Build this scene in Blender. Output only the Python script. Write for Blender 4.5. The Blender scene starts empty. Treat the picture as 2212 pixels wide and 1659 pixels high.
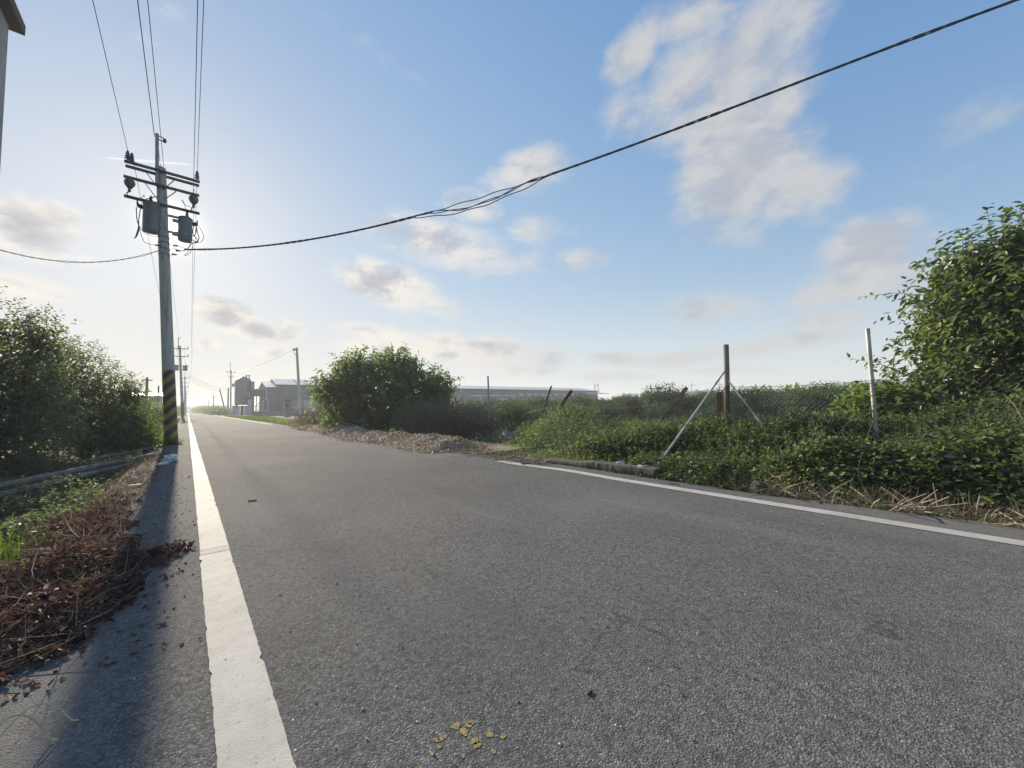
import bpy, math, random
import numpy as np
from mathutils import Vector, Matrix
R = math.radians
scene = bpy.context.scene
col = scene.collection

# ------------------------------------------------------------------ camera
CAM_H = 0.9
BR = np.array([0.76519925, -0.64355766, -0.01742547])   # camera right / up / forward in the world
BU = np.array([-0.02243491, -0.05370631, 0.99830472])
BF = np.array([0.64340251, 0.76351108, 0.05553418])
cam = bpy.data.cameras.new('camera')
cam_o = bpy.data.objects.new('camera', cam)
col.objects.link(cam_o)
cam_o.matrix_world = Matrix(((BR[0], BU[0], -BF[0], 0), (BR[1], BU[1], -BF[1], 0), (BR[2], BU[2], -BF[2], CAM_H), (0, 0, 0, 1)))
cam.sensor_width = 36
cam.lens = 385 / 1024 * 36
cam.clip_start = 0.02
cam.clip_end = 20000
scene.camera = cam_o

# ------------------------------------------------------------------ render settings
scene.render.engine = 'CYCLES'
scene.cycles.use_denoising = True
scene.cycles.max_bounces = 6
scene.cycles.transmission_bounces = 3
scene.cycles.diffuse_bounces = 4
scene.cycles.glossy_bounces = 2
scene.cycles.volume_bounces = 1
scene.cycles.sample_clamp_indirect = 4
scene.view_settings.view_transform = 'Standard'
scene.view_settings.look = 'None'
scene.view_settings.gamma = 1
scene.view_settings.use_curve_mapping = False
scene.view_settings.exposure = 0.80

# ------------------------------------------------------------------ sun and sky
SUN_EL, SUN_AZ = R(20.06), R(-1.8)          # azimuth measured from +Y (the road) towards +X
SUN_DIR = Vector((math.sin(SUN_AZ) * math.cos(SUN_EL), math.cos(SUN_AZ) * math.cos(SUN_EL), math.sin(SUN_EL)))
sun = bpy.data.lights.new('sun', 'SUN')
sun.energy = 5.0
sun.angle = R(0.53)
sun.color = (1.0, 0.87, 0.69)
sun_o = bpy.data.objects.new('sun', sun)
col.objects.link(sun_o)
sun_o.rotation_euler = (-SUN_DIR).to_track_quat('-Z', 'Y').to_euler()

def photo_dir(x, y):
    """world direction of a point of the 2212 x 1659 view of the photograph"""
    px, py = x / 2212 * 1024 - 512, 384 - y / 1659 * 768
    v = BR * px + BU * py + BF * 385
    return v / np.linalg.norm(v)

def P(x, y, **k):
    """world point on the line of sight through a photograph point: at height z, at depth Y, at offset X or at range R"""
    v = photo_dir(x, y)
    if 'z' in k: t = (k['z'] - CAM_H) / v[2]
    elif 'Y' in k: t = k['Y'] / v[1]
    elif 'X' in k: t = k['X'] / v[0]
    else: t = k['R'] / math.hypot(v[0], v[1])
    p = v * t
    return Vector((p[0], p[1], p[2] + CAM_H))

class NT:
    """tiny helper for node trees"""
    def __init__(s, tree): s.t = tree; s.n = tree.nodes; s.l = tree.links
    def new(s, kind, **kw):
        n = s.n.new(kind)
        for k, v in kw.items(): setattr(n, k, v)
        return n
    def put(s, sock, v):
        if hasattr(v, 'is_output'): s.l.new(v, sock)
        else: sock.default_value = v
    def math(s, op, a, b=None, c=None, clamp=False):
        n = s.new('ShaderNodeMath', operation=op, use_clamp=clamp)
        for i, v in enumerate((a, b, c)):
            if v is not None: s.put(n.inputs[i], v)
        return n.outputs[0]
    def dot(s, a, b):
        n = s.new('ShaderNodeVectorMath', operation='DOT_PRODUCT')
        s.put(n.inputs[0], a); s.put(n.inputs[1], b)
        return n.outputs['Value']
    def smooth(s, v, lo, hi, a=0.0, b=1.0):
        n = s.new('ShaderNodeMapRange', interpolation_type='SMOOTHSTEP')
        for i, q in enumerate((v, lo, hi, a, b)): s.put(n.inputs[i], q)
        return n.outputs[0]
    def mix(s, f, a, b, mode='MIX'):
        n = s.new('ShaderNodeMix', data_type='RGBA', blend_type=mode)
        s.put(n.inputs[0], f); s.put(n.inputs[6], a); s.put(n.inputs[7], b)
        return n.outputs[2]
    def noise(s, vec, scale, detail=4.0, rough=0.55, dist=0.0):
        n = s.new('ShaderNodeTexNoise')
        if vec is not None: s.put(n.inputs['Vector'], vec)
        n.inputs['Scale'].default_value = scale; n.inputs['Detail'].default_value = detail
        n.inputs['Roughness'].default_value = rough; n.inputs['Distortion'].default_value = dist
        return n.outputs['Fac']
    def ramp(s, f, stops):
        n = s.new('ShaderNodeValToRGB'); e = n.color_ramp.elements
        while len(e) < len(stops): e.new(0.5)
        for i, (p, c) in enumerate(stops):
            e[i].position = p; e[i].color = (*c, 1) if len(c) == 3 else c
        s.put(n.inputs[0], f)
        return n.outputs[0]

world = bpy.data.worlds.new('World')
scene.world = world
world.use_nodes = True
W = NT(world.node_tree)
W.n.clear()
sky = W.new('ShaderNodeTexSky', sky_type='NISHITA')
sky.sun_disc = False
sky.sun_elevation = SUN_EL
sky.sun_rotation = SUN_AZ
sky.altitude = 0
sky.air_density = 1.0
sky.dust_density = 0.15
sky.ozone_density = 3.0
DIR = W.new('ShaderNodeTexCoord').outputs['Generated']
sep = W.new('ShaderNodeSeparateXYZ'); W.l.new(DIR, sep.inputs[0])
ELEV = sep.outputs[2]
# clouds: soft patches in fixed directions of the sky, broken up by noise (x, y, half width, half height, turn, weight)
CLOUDS = [
    (1560, 140, 230, 120, -20, .75), (1600, 330, 200, 150, 70, .95), (1360, 120, 90, 50, -30, .75), (1340, 250, 70, 90, 0, .45), (1660, 420, 150, 80, 15, .6), (1520, 30, 120, 60, 0, .6),
    (1885, 545, 120, 70, -35, 1.2), (1850, 610, 180, 48, -8, 1.0), (1540, 660, 110, 40, 0, .9), (1990, 600, 120, 70, 0, .5),
    (850, 610, 110, 48, 14, 1.15), (880, 640, 120, 40, 10, .8), (960, 530, 180, 55, 8, 1.0), (850, 500, 90, 40, 10, .75), (1050, 560, 150, 40, 5, .6),
    (1140, 370, 120, 50, -10, .55), (1010, 445, 80, 45, 0, .6), (1160, 500, 90, 40, 0, .45),
    (490, 680, 75, 35, 15, 1.1), (560, 715, 75, 22, 18, 1.0), (625, 715, 40, 26, 0, .9), (450, 745, 30, 18, 0, .8), (585, 760, 60, 18, -10, .75),
    (60, 500, 130, 75, 15, 1.1), (110, 470, 90, 45, 10, .8), (70, 630, 150, 42, 12, .85), (180, 560, 60, 30, 0, .4),
    (830, 720, 110, 22, 6, .9), (960, 745, 90, 32, 8, 1.0), (1070, 755, 80, 32, 4, 1.1), (900, 760, 170, 24, 4, .8), (1180, 775, 60, 28, 0, .85), (1150, 800, 90, 20, 0, .6),
    (1330, 775, 80, 18, 6, .7), (1480, 775, 120, 22, -4, .8), (1620, 755, 130, 24, -4, .9), (1740, 730, 110, 26, -3, .8), (1780, 690, 110, 22, -5, .7), (1590, 800, 160, 18, 0, .6), (1300, 815, 140, 16, 0, .5),
    (340, 60, 90, 90, 50, .0), (780, 90, 190, 70, 15, -.15), (2080, 300, 170, 130, 0, -.1), (1250, 560, 80, 30, 0, .35)]
field = None
for (x, y, a, b, ang, w) in CLOUDS:
    c = photo_dir(x, y)
    e1 = photo_dir(x + 40 * math.cos(R(ang)), y + 40 * math.sin(R(ang))) - c
    e2 = photo_dir(x - 40 * math.sin(R(ang)), y + 40 * math.cos(R(ang))) - c
    s1, s2 = np.linalg.norm(e1) / 40, np.linalg.norm(e2) / 40
    e1 -= c * (e1 @ c); e2 -= c * (e2 @ c)
    e1 /= np.linalg.norm(e1); e2 /= np.linalg.norm(e2)
    d1 = W.dot(DIR, tuple(e1 / (a * s1))); d2 = W.dot(DIR, tuple(e2 / (b * s2)))
    q = W.math('MULTIPLY_ADD', d1, d1, W.math('MULTIPLY', d2, d2))
    v = W.math('SUBTRACT', w, q)
    field = v if field is None else W.math('SMOOTH_MAX', field, v, 0.15)
field = W.math('MAXIMUM', field, -1.7)
# flat clouds seen low have squeezed heights, so the noise is stretched sideways
mp = W.new('ShaderNodeMapping'); W.l.new(DIR, mp.inputs[0]); mp.inputs['Scale'].default_value = (1, 1, 1.9)
n1 = W.noise(mp.outputs[0], 4.2, 9, .58, .35)
n2 = W.noise(mp.outputs[0], 15.0, 7, .62, .3)
# the same weather goes on outside the picture
side = W.smooth(W.dot(DIR, tuple(BF)), 0.50, 0.25)
gen = W.math('MULTIPLY', W.smooth(W.noise(mp.outputs[0], 2.6, 4, .5), .46, .70, -1.0, .55), 1.0)
field = W.math('ADD', W.math('MULTIPLY', field, W.math('SUBTRACT', 1.0, side)), W.math('MULTIPLY', gen, side))
dens = W.math('ADD', field, W.math('MULTIPLY_ADD', n1, 3.4, -1.75))
dens = W.math('ADD', dens, W.math('MULTIPLY_ADD', n2, 1.7, -.85))
cover = W.smooth(dens, -0.55, 1.1, 0, .88)
sh = W.new('ShaderNodeVectorMath', operation='ADD'); W.l.new(mp.outputs[0], sh.inputs[0]); sh.inputs[1].default_value = (SUN_DIR.x * .05, SUN_DIR.y * .05, SUN_DIR.z * .05 + .035)
n1s = W.noise(sh.outputs[0], 4.2, 9, .58, .35); n2s = W.noise(sh.outputs[0], 15.0, 7, .62, .3)
shade = W.math('ADD', W.math('MULTIPLY', W.math('SUBTRACT', n1s, n1), 5.0), W.math('MULTIPLY', W.math('SUBTRACT', n2s, n2), 2.0))
core = W.smooth(W.math('ADD', W.math('MULTIPLY', dens, .55), shade), 0.0, 1.15)
toSun = W.dot(DIR, tuple(SUN_DIR))
near = W.smooth(toSun, 0.55, 1.0)
edge_c = W.mix(near, (4.55, 4.5, 4.45, 1), (6.9, 6.4, 5.7, 1))
core_c = W.mix(near, (3.45, 3.6, 3.95, 1), (3.5, 3.45, 3.7, 1))
cloud_c = W.mix(core, edge_c, core_c)
cover = W.math('MULTIPLY', cover, W.smooth(ELEV, 0.0, 0.06, .35, 1.0))
# milky air low over the horizon and round the sun
lowmist = W.smooth(ELEV, 0.30, -0.01, 0, .62)
mist_c = W.mix(near, (5.0, 5.25, 5.45, 1), (5.7, 5.4, 4.8, 1))
SKY_GAIN, SKY_CAP = 4.5, 7.0            # the camera's soft shoulder: bright sky is held back, blue sky is left alone
gx_ = W.new('ShaderNodeVectorMath', operation='SCALE'); W.l.new(sky.outputs[0], gx_.inputs[0]); gx_.inputs['Scale'].default_value = SKY_GAIN
dv = W.new('ShaderNodeVectorMath', operation='MULTIPLY_ADD'); W.l.new(gx_.outputs[0], dv.inputs[0]); dv.inputs[1].default_value = (1 / SKY_CAP,) * 3; dv.inputs[2].default_value = (1, 1, 1)
sc_ = W.new('ShaderNodeVectorMath', operation='DIVIDE'); W.l.new(gx_.outputs[0], sc_.inputs[0]); W.l.new(dv.outputs[0], sc_.inputs[1])
hs = W.new('ShaderNodeHueSaturation'); hs.inputs['Saturation'].default_value = 1.44; hs.inputs['Hue'].default_value = .517; W.l.new(sc_.outputs[0], hs.inputs['Color'])
base = W.mix(lowmist, hs.outputs[0], mist_c)
sky_all = W.mix(cover, base, cloud_c)
glow = W.math('MULTIPLY', W.math('POWER', W.math('MAXIMUM', toSun, 0.0), 80.0), 0.8)
glow2 = W.math('MULTIPLY', W.math('POWER', W.math('MAXIMUM', toSun, 0.0), 2200.0), 10.0)
disc = W.smooth(toSun, math.cos(R(0.55)), math.cos(R(0.27)), 0, 60)
gsum = W.math('ADD', W.math('ADD', glow, glow2), disc)
gcol = W.new('ShaderNodeVectorMath', operation='SCALE'); gcol.inputs[0].default_value = (1.0, .88, .60); W.l.new(gsum, gcol.inputs['Scale'])
# contrail behind the pole top
ca, cb = photo_dir(205, 339), photo_dir(428, 357)
cm = (ca + cb) / 2; cm /= np.linalg.norm(cm); ct = cb - ca; half = np.linalg.norm(ct) / 2; ct /= np.linalg.norm(ct); cn = np.cross(cm, ct)
q = W.math('ADD', W.math('POWER', W.dot(DIR, tuple(ct / half)), 4), W.math('POWER', W.dot(DIR, tuple(cn / .0021)), 2))
trail = W.math('MULTIPLY', W.smooth(q, 1.0, .2), W.math('MULTIPLY', W.smooth(toSun, .5, .6), .18))
sky_all = W.mix(trail, sky_all, (13, 12.5, 12, 1))
addv = W.new('ShaderNodeVectorMath', operation='ADD'); W.l.new(sky_all, addv.inputs[0]); W.l.new(gcol.outputs[0], addv.inputs[1])
bg = W.new('ShaderNodeBackground'); W.l.new(addv.outputs[0], bg.inputs[0]); bg.inputs[1].default_value = 0.081
wo = W.new('ShaderNodeOutputWorld'); W.l.new(bg.outputs[0], wo.inputs[0])
world.cycles.sampling_method = 'NONE'

# ------------------------------------------------------------------ mesh helpers
class MB:
    """collects shapes into one mesh"""
    def __init__(s): s.v = []; s.f = []; s.m = []; s.cur = 0
    def add(s, verts, faces):
        o = len(s.v)
        s.v.extend([tuple(p) for p in verts]); s.f.extend([tuple(i + o for i in f) for f in faces]); s.m.extend([s.cur] * len(faces))
        return s
    def box(s, c, size, rot=None):
        hx, hy, hz = size[0] / 2, size[1] / 2, size[2] / 2
        pts = [Vector((x, y, z)) for x in (-hx, hx) for y in (-hy, hy) for z in (-hz, hz)]
        if rot is not None:
            m = rot if isinstance(rot, Matrix) else Matrix.Rotation(rot, 3, 'Z')
            pts = [m @ p for p in pts]
        return s.add([p + Vector(c) for p in pts], [(0, 1, 3, 2), (4, 6, 7, 5), (0, 4, 5, 1), (2, 3, 7, 6), (0, 2, 6, 4), (1, 5, 7, 3)])
    def box2(s, lo, hi):
        return s.box([(a + b) / 2 for a, b in zip(lo, hi)], [abs(b - a) for a, b in zip(lo, hi)])
    def bar(s, a, b, w, h):
        a, b = Vector(a), Vector(b); d = b - a
        m = d.to_track_quat('X', 'Z').to_matrix()
        return s.box((a + b) / 2, (d.length, w, h), m)
    def tube(s, pts, r, n=8, caps=True):
        pts = [Vector(p) for p in pts]; k = len(pts)
        rr = r if isinstance(r, (list, tuple)) else [r] * k
        vs = []; fs = []; prev = None
        for i, p in enumerate(pts):
            t = (pts[min(i + 1, k - 1)] - pts[max(i - 1, 0)]).normalized()
            if prev is None: a = t.orthogonal().normalized()
            else:
                a = prev - t * prev.dot(t)
                a = a.normalized() if a.length > 1e-6 else t.orthogonal().normalized()
            prev = a; b = t.cross(a)
            for j in range(n):
                an = 2 * math.pi * j / n
                vs.append(p + (a * math.cos(an) + b * math.sin(an)) * rr[i])
        for i in range(k - 1):
            for j in range(n):
                fs.append((i * n + j, i * n + (j + 1) % n, (i + 1) * n + (j + 1) % n, (i + 1) * n + j))
        if caps: fs.append(tuple(range(n))[::-1]); fs.append(tuple((k - 1) * n + j for j in range(n)))
        return s.add(vs, fs)
    def lathe(s, base, prof, n=16, axis=None):
        """prof: (radius, height) pairs from the base upwards along axis"""
        m = Matrix.Identity(3) if axis is None else Vector(axis).to_track_quat('Z', 'X').to_matrix()
        b = Vector(base); vs = []; fs = []
        for (r, h) in prof:
            for j in range(n):
                an = 2 * math.pi * j / n
                vs.append(b + m @ Vector((r * math.cos(an), r * math.sin(an), h)))
        for i in range(len(prof) - 1):
            for j in range(n):
                fs.append((i * n + j, i * n + (j + 1) % n, (i + 1) * n + (j + 1) % n, (i + 1) * n + j))
        fs.append(tuple(range(n))[::-1]); fs.append(tuple((len(prof) - 1) * n + j for j in range(n)))
        return s.add(vs, fs)
    def mesh(s, name, smooth=False):
        me = bpy.data.meshes.new(name)
        me.from_pydata(s.v, [], s.f)
        me.polygons.foreach_set('material_index', s.m)
        if smooth: me.polygons.foreach_set('use_smooth', [True] * len(s.f))
        me.update()
        return me
    def build(s, name, mat, parent=None, smooth=False, bevel=0, loc=None):
        me = s.mesh(name, smooth)
        for m in (mat if isinstance(mat, (list, tuple)) else [mat]): me.materials.append(m)
        o = bpy.data.objects.new(name, me); col.objects.link(o)
        if smooth: me.set_sharp_from_angle(angle=R(40))
        if bevel:
            b = o.modifiers.new('bevel', 'BEVEL'); b.width = bevel; b.segments = 2; b.limit_method = 'ANGLE'
        if loc is not None: o.location = loc
        if parent is not None: attach(o, parent)
        return o

def attach(o, parent):
    o.parent = parent
    # parts are modelled in world coordinates, so only the thing's own Empty is undone
    o.matrix_parent_inverse = parent.matrix_basis.inverted() if parent.parent is None else Matrix.Identity(4)

def np_object(name, v, f, mat, parent=None, rnd=None, smooth=False):
    """numpy vertices and one kind of face -> object, with a per-vertex value 'rnd'"""
    me = bpy.data.meshes.new(name)
    k = f.shape[1]
    me.vertices.add(len(v)); me.vertices.foreach_set('co', np.asarray(v, np.float32).ravel())
    me.loops.add(f.size); me.loops.foreach_set('vertex_index', f.astype(np.int32).ravel())
    me.polygons.add(len(f)); me.polygons.foreach_set('loop_start', np.arange(0, f.size, k, dtype=np.int32))
    me.polygons.foreach_set('loop_total', np.full(len(f), k, np.int32))
    if rnd is not None:
        a = me.attributes.new('rnd', 'FLOAT', 'POINT'); a.data.foreach_set('value', np.asarray(rnd, np.float32))
    if smooth: me.polygons.foreach_set('use_smooth', np.ones(len(f), bool))
    me.update(calc_edges=True)
    me.materials.append(mat)
    o = bpy.data.objects.new(name, me); col.objects.link(o)
    if parent is not None: attach(o, parent)
    return o

def tag(o, label=None, cat=None, group=None, kind=None):
    if label: o['label'] = label
    if cat: o['category'] = cat
    if group: o['group'] = group
    if kind: o['kind'] = kind
    return o

def thing(name, loc, label, cat, group=None, rz=0):
    o = bpy.data.objects.new(name, None); col.objects.link(o)
    o.location = loc; o.rotation_euler = (0, 0, rz); o.empty_display_size = .2
    return tag(o, label, cat, group)

def copy_tree(o, parent=None):
    c = o.copy(); col.objects.link(c)
    if parent is not None: c.parent = parent; c.matrix_parent_inverse = o.matrix_parent_inverse.copy()
    for ch in o.children: copy_tree(ch, c)
    return c

# ------------------------------------------------------------------ materials
def material(name):
    m = bpy.data.materials.new(name); m.use_nodes = True
    t = NT(m.node_tree); t.n.clear()
    out = t.new('ShaderNodeOutputMaterial')
    return m, t, out

def surf(name, c1, c2=None, scale=4.0, rough=.75, metal=0.0, bump=.3, bscale=40, dirt=None, spec=.4, stretch=None, bdist=.01):
    """surface with blotchy two-tone colour, fine grain, optional dirt colour and bump"""
    m, t, out = material(name)
    b = t.new('ShaderNodeBsdfPrincipled'); t.l.new(b.outputs[0], out.inputs[0])
    tc = t.new('ShaderNodeTexCoord').outputs['Object']
    if stretch:
        mpn = t.new('ShaderNodeMapping'); t.l.new(tc, mpn.inputs[0]); mpn.inputs['Scale'].default_value = stretch; vec = mpn.outputs[0]
    else: vec = tc
    c2 = c2 or tuple(x * .7 for x in c1)
    f = t.smooth(t.noise(vec, scale, 6, .6), .35, .65)
    colr = t.mix(f, (*c1, 1), (*c2, 1))
    if dirt:
        colr = t.mix(t.smooth(t.noise(vec, scale * .6, 8, .7, .4), .52, .70), colr, (*dirt, 1))
    g = t.noise(vec, bscale, 5, .65)
    colr = t.mix(t.math('MULTIPLY', t.math('SUBTRACT', g, .5), .8), colr, (0, 0, 0, 1), 'MIX') if False else colr
    t.l.new(colr, b.inputs['Base Color'])
    b.inputs['Roughness'].default_value = rough; b.inputs['Metallic'].default_value = metal; b.inputs['Specular IOR Level'].default_value = spec
    if bump:
        bn = t.new('ShaderNodeBump'); bn.inputs['Strength'].default_value = bump; bn.inputs['Distance'].default_value = bdist
        t.l.new(g, bn.inputs['Height']); t.l.new(bn.outputs[0], b.inputs['Normal'])
    return m

def leafy(name, stops, trans=.35, rough=.6, spec=.22, tint=(1.5, 1.75, .75)):
    """leaf material: colour by the leaf's own value, light passes through the blade"""
    m, t, out = material(name)
    at = t.new('ShaderNodeAttribute', attribute_name='rnd').outputs['Fac']
    c = t.ramp(at, stops)
    b = t.new('ShaderNodeBsdfPrincipled'); t.l.new(c, b.inputs['Base Color'])
    b.inputs['Roughness'].default_value = rough; b.inputs['Specular IOR Level'].default_value = spec
    tr = t.new('ShaderNodeBsdfTranslucent')
    bright = t.mix(1.0, c, (*tint, 1), 'MULTIPLY'); t.l.new(bright, tr.inputs[0])
    mx = t.new('ShaderNodeMixShader'); mx.inputs[0].default_value = trans
    t.l.new(b.outputs[0], mx.inputs[1]); t.l.new(tr.outputs[0], mx.inputs[2]); t.l.new(mx.outputs[0], out.inputs[0])
    return m

M = {}
def asphalt():
    m, t, out = material('asphalt')
    b = t.new('ShaderNodeBsdfPrincipled'); t.l.new(b.outputs[0], out.inputs[0])
    pos = t.new('ShaderNodeTexCoord').outputs['Object']
    vo = t.new('ShaderNodeTexVoronoi', feature='F1'); vo.inputs['Scale'].default_value = 165; t.l.new(pos, vo.inputs['Vector'])
    vo2 = t.new('ShaderNodeTexVoronoi', feature='F1'); vo2.inputs['Scale'].default_value = 60; t.l.new(pos, vo2.inputs['Vector'])
    sc = t.new('ShaderNodeSeparateColor'); t.l.new(vo.outputs['Color'], sc.inputs[0])
    sc2 = t.new('ShaderNodeSeparateColor'); t.l.new(vo2.outputs['Color'], sc2.inputs[0])
    stone = t.ramp(sc.outputs[0], [(0, (0.083, 0.081, 0.077)), (.45, (0.143, 0.140, 0.134)), (.85, (0.192, 0.187, 0.179)), (1, (0.297, 0.290, 0.277))])
    chip = t.math('MULTIPLY', t.math('GREATER_THAN', sc2.outputs[1], .978), t.smooth(vo2.outputs['Distance'], .26, .18))
    stone = t.mix(chip, stone, (0.543, 0.530, 0.506, 1))
    stone = t.mix(t.smooth(sc2.outputs[0], .62, 1.0, 0, .5), stone, (0.225, 0.220, 0.210, 1))
    stone = t.mix(t.smooth(sc2.outputs[2], .7, 1.0, 0, .6), stone, (0.067, 0.065, 0.062, 1))
    gap = t.smooth(vo.outputs['Distance'], .38, .68)
    c = t.mix(t.math('MULTIPLY', gap, .45), stone, (0.053, 0.052, 0.050, 1))
    big = t.noise(pos, 1.1, 6, .6, .3)
    c = t.mix(t.smooth(big, .30, .60, .38, 0), c, (0.094, 0.092, 0.088, 1))
    pit = t.smooth(t.noise(pos, 26, 6, .75, .6), .635, .70)
    c = t.mix(t.math('MULTIPLY', pit, .75), c, (0.043, 0.042, 0.040, 1))
    sx = t.new('ShaderNodeSeparateXYZ'); t.l.new(pos, sx.inputs[0])
    # dusty wheel tracks and soil washed on to the edges
    dust = t.math('ADD', t.smooth(sx.outputs[0], .0, -.42, 0, .75), t.smooth(sx.outputs[0], 3.95, 4.4, 0, .5))
    dust = t.math('MULTIPLY', dust, t.smooth(t.noise(pos, 5, 8, .7), .3, .62))
    c = t.mix(dust, c, (0.164, 0.160, 0.153, 1))
    c = t.mix(t.smooth(t.noise(pos, .35, 3, .5), .45, .62, 0, .28), c, (0.202, 0.197, 0.188, 1))
    mpt = t.new('ShaderNodeMapping'); t.l.new(pos, mpt.inputs[0]); mpt.inputs['Scale'].default_value = (1.6, .12, 1)
    c = t.mix(t.smooth(t.noise(mpt.outputs[0], 1.0, 5, .6, .3), .52, .68, 0, .30), c, (0.092, 0.090, 0.086, 1))
    c = t.mix(t.smooth(t.noise(mpt.outputs[0], 1.7, 5, .6, .2), .56, .72, 0, .30), c, (0.220, 0.215, 0.205, 1))
    # hairline cracks
    cr = t.new('ShaderNodeTexVoronoi', feature='DISTANCE_TO_EDGE'); cr.inputs['Scale'].default_value = .55
    wv = t.new('ShaderNodeVectorMath', operation='ADD'); t.l.new(pos, wv.inputs[0])
    nz = t.new('ShaderNodeTexNoise'); nz.inputs['Scale'].default_value = 3; nz.inputs['Detail'].default_value = 6; t.l.new(pos, nz.inputs['Vector'])
    sv = t.new('ShaderNodeVectorMath', operation='SCALE'); sv.inputs['Scale'].default_value = .5; t.l.new(nz.outputs['Color'], sv.inputs[0]); t.l.new(sv.outputs[0], wv.inputs[1])
    t.l.new(wv.outputs[0], cr.inputs['Vector'])
    crack = t.math('MULTIPLY', t.smooth(cr.outputs['Distance'], .006, .001), t.smooth(t.noise(pos, .8, 2), .52, .60))
    c = t.mix(t.math('MULTIPLY', crack, .45), c, (0.031, 0.030, 0.029, 1))
    t.l.new(c, b.inputs['Base Color'])
    b.inputs['Roughness'].default_value = .92; b.inputs['Specular IOR Level'].default_value = .06
    h = t.math('ADD', t.math('MULTIPLY', t.smooth(vo.outputs['Distance'], .7, .15), t.math('MULTIPLY_ADD', sc.outputs[2], .7, .3)), t.math('MULTIPLY', t.noise(pos, 210, 3, .6), .5))
    h = t.math('ADD', h, t.math('MULTIPLY', t.noise(pos, 38, 4, .6), .6))
    h = t.math('SUBTRACT', h, t.math('MULTIPLY', pit, .9))
    bn = t.new('ShaderNodeBump'); bn.inputs['Strength'].default_value = .7; bn.inputs['Distance'].default_value = .0032
    t.l.new(h, bn.inputs['Height']); t.l.new(bn.outputs[0], b.inputs['Normal'])
    return m
M['asphalt'] = asphalt()

def paint(name, colr, wear):
    m, t, out = material(name)
    b = t.new('ShaderNodeBsdfPrincipled'); t.l.new(b.outputs[0], out.inputs[0])
    pos = t.new('ShaderNodeTexCoord').outputs['Object']
    c = t.mix(t.smooth(t.noise(pos, 9, 7, .7), .35, .7), (*colr, 1), (*[x * .84 for x in colr], 1))
    c = t.mix(t.math('MULTIPLY', t.smooth(t.noise(pos, 2.2, 8, .75, .5), .57, .72), wear), c, (.16, .15, .14, 1))
    c = t.mix(t.smooth(t.noise(pos, 75, 3, .6), .60, .70, 0, .6), c, (.2, .19, .18, 1))
    c = t.mix(t.smooth(t.noise(pos, 1.3, 5, .65, .4), .42, .66, 0, .32), c, (.24, .22, .19, 1))
    t.l.new(c, b.inputs['Base Color']); b.inputs['Roughness'].default_value = .8; b.inputs['Specular IOR Level'].default_value = .25
    vo = t.new('ShaderNodeTexVoronoi'); vo.inputs['Scale'].default_value = 165; t.l.new(pos, vo.inputs['Vector'])
    h = t.math('ADD', t.smooth(vo.outputs['Distance'], .7, .15), t.math('MULTIPLY', t.noise(pos, 420, 3, .7), 1.6))
    bn = t.new('ShaderNodeBump'); bn.inputs['Strength'].default_value = .4; bn.inputs['Distance'].default_value = .0012
    t.l.new(h, bn.inputs['Height']); t.l.new(bn.outputs[0], b.inputs['Normal'])
    return m
M['line'] = paint('road_paint', (.47, .45, .41), .5)
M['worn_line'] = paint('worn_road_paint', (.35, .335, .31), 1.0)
def stain():
    m, t, out = material('yellow_paint_stain')
    b = t.new('ShaderNodeBsdfPrincipled'); t.l.new(b.outputs[0], out.inputs[0])
    pos = t.new('ShaderNodeTexCoord').outputs['Object']
    c = t.mix(t.smooth(t.noise(pos, 130, 4, .7), .40, .60), (.42, .30, .09, 1), (.15, .138, .115, 1))
    t.l.new(c, b.inputs['Base Color']); b.inputs['Roughness'].default_value = .9; b.inputs['Specular IOR Level'].default_value = .1
    bn = t.new('ShaderNodeBump'); bn.inputs['Strength'].default_value = .6; bn.inputs['Distance'].default_value = .003
    t.l.new(t.noise(pos, 170, 3, .6), bn.inputs['Height']); t.l.new(bn.outputs[0], b.inputs['Normal'])
    return m
M['yellow_paint'] = stain()
M['soil'] = surf('soil', (.10, .085, .06), (.055, .06, .03), 1.2, .95, bump=.9, bscale=9, dirt=(.14, .11, .075), bdist=.06)
M['concrete'] = surf('concrete', (.30, .29, .27), (.20, .195, .18), 3, .85, bump=.5, bscale=60, dirt=(.12, .11, .09))
M['old_concrete'] = surf('old_concrete', (.085, .08, .07), (.05, .048, .042), 4, .9, bump=.7, bscale=50, dirt=(.06, .065, .04))
M['pole_concrete'] = surf('pole_concrete', (.50, .50, .46), (.38, .39, .36), 2.5, .8, bump=.4, bscale=70, stretch=(6, 6, .6), dirt=(.16, .165, .15))
M['black_band'] = surf('black_band', (.05, .055, .06), (.075, .078, .08), 8, .55, bump=.15)
M['yellow_band'] = surf('yellow_band', (.36, .25, .07), (.28, .20, .08), 8, .55, bump=.15, dirt=(.16, .12, .05))
M['steel'] = surf('galvanised_steel', (.30, .31, .32), (.21, .22, .23), 14, .45, .65, bump=.15, dirt=(.16, .14, .12))
M['dark_steel'] = surf('dark_steel', (.10, .105, .11), (.07, .07, .075), 8, .55, .3, bump=.15)
M['tank'] = surf('transformer_paint', (.24, .26, .255), (.18, .195, .195), 3, .5, .1, bump=.12, dirt=(.13, .10, .07))
M['porcelain'] = surf('porcelain', (.16, .13, .12), (.10, .08, .075), 10, .25, bump=.05, spec=.6)
M['cable'] = surf('cable_sheath', (.05, .053, .058), (.07, .072, .075), 20, .55, bump=.1)
M['wire'] = surf('bare_wire', (.07, .07, .075), (.05, .05, .05), 20, .5, .4, bump=.1)
M['rust'] = surf('rusty_metal', (.13, .065, .035), (.07, .045, .03), 12, .85, .2, bump=.4, bscale=80)
M['post_wood'] = surf('weathered_wood', (.14, .115, .095), (.075, .06, .05), 6, .9, bump=.8, bscale=30, stretch=(14, 14, 1.2), dirt=(.05, .035, .028))
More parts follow.
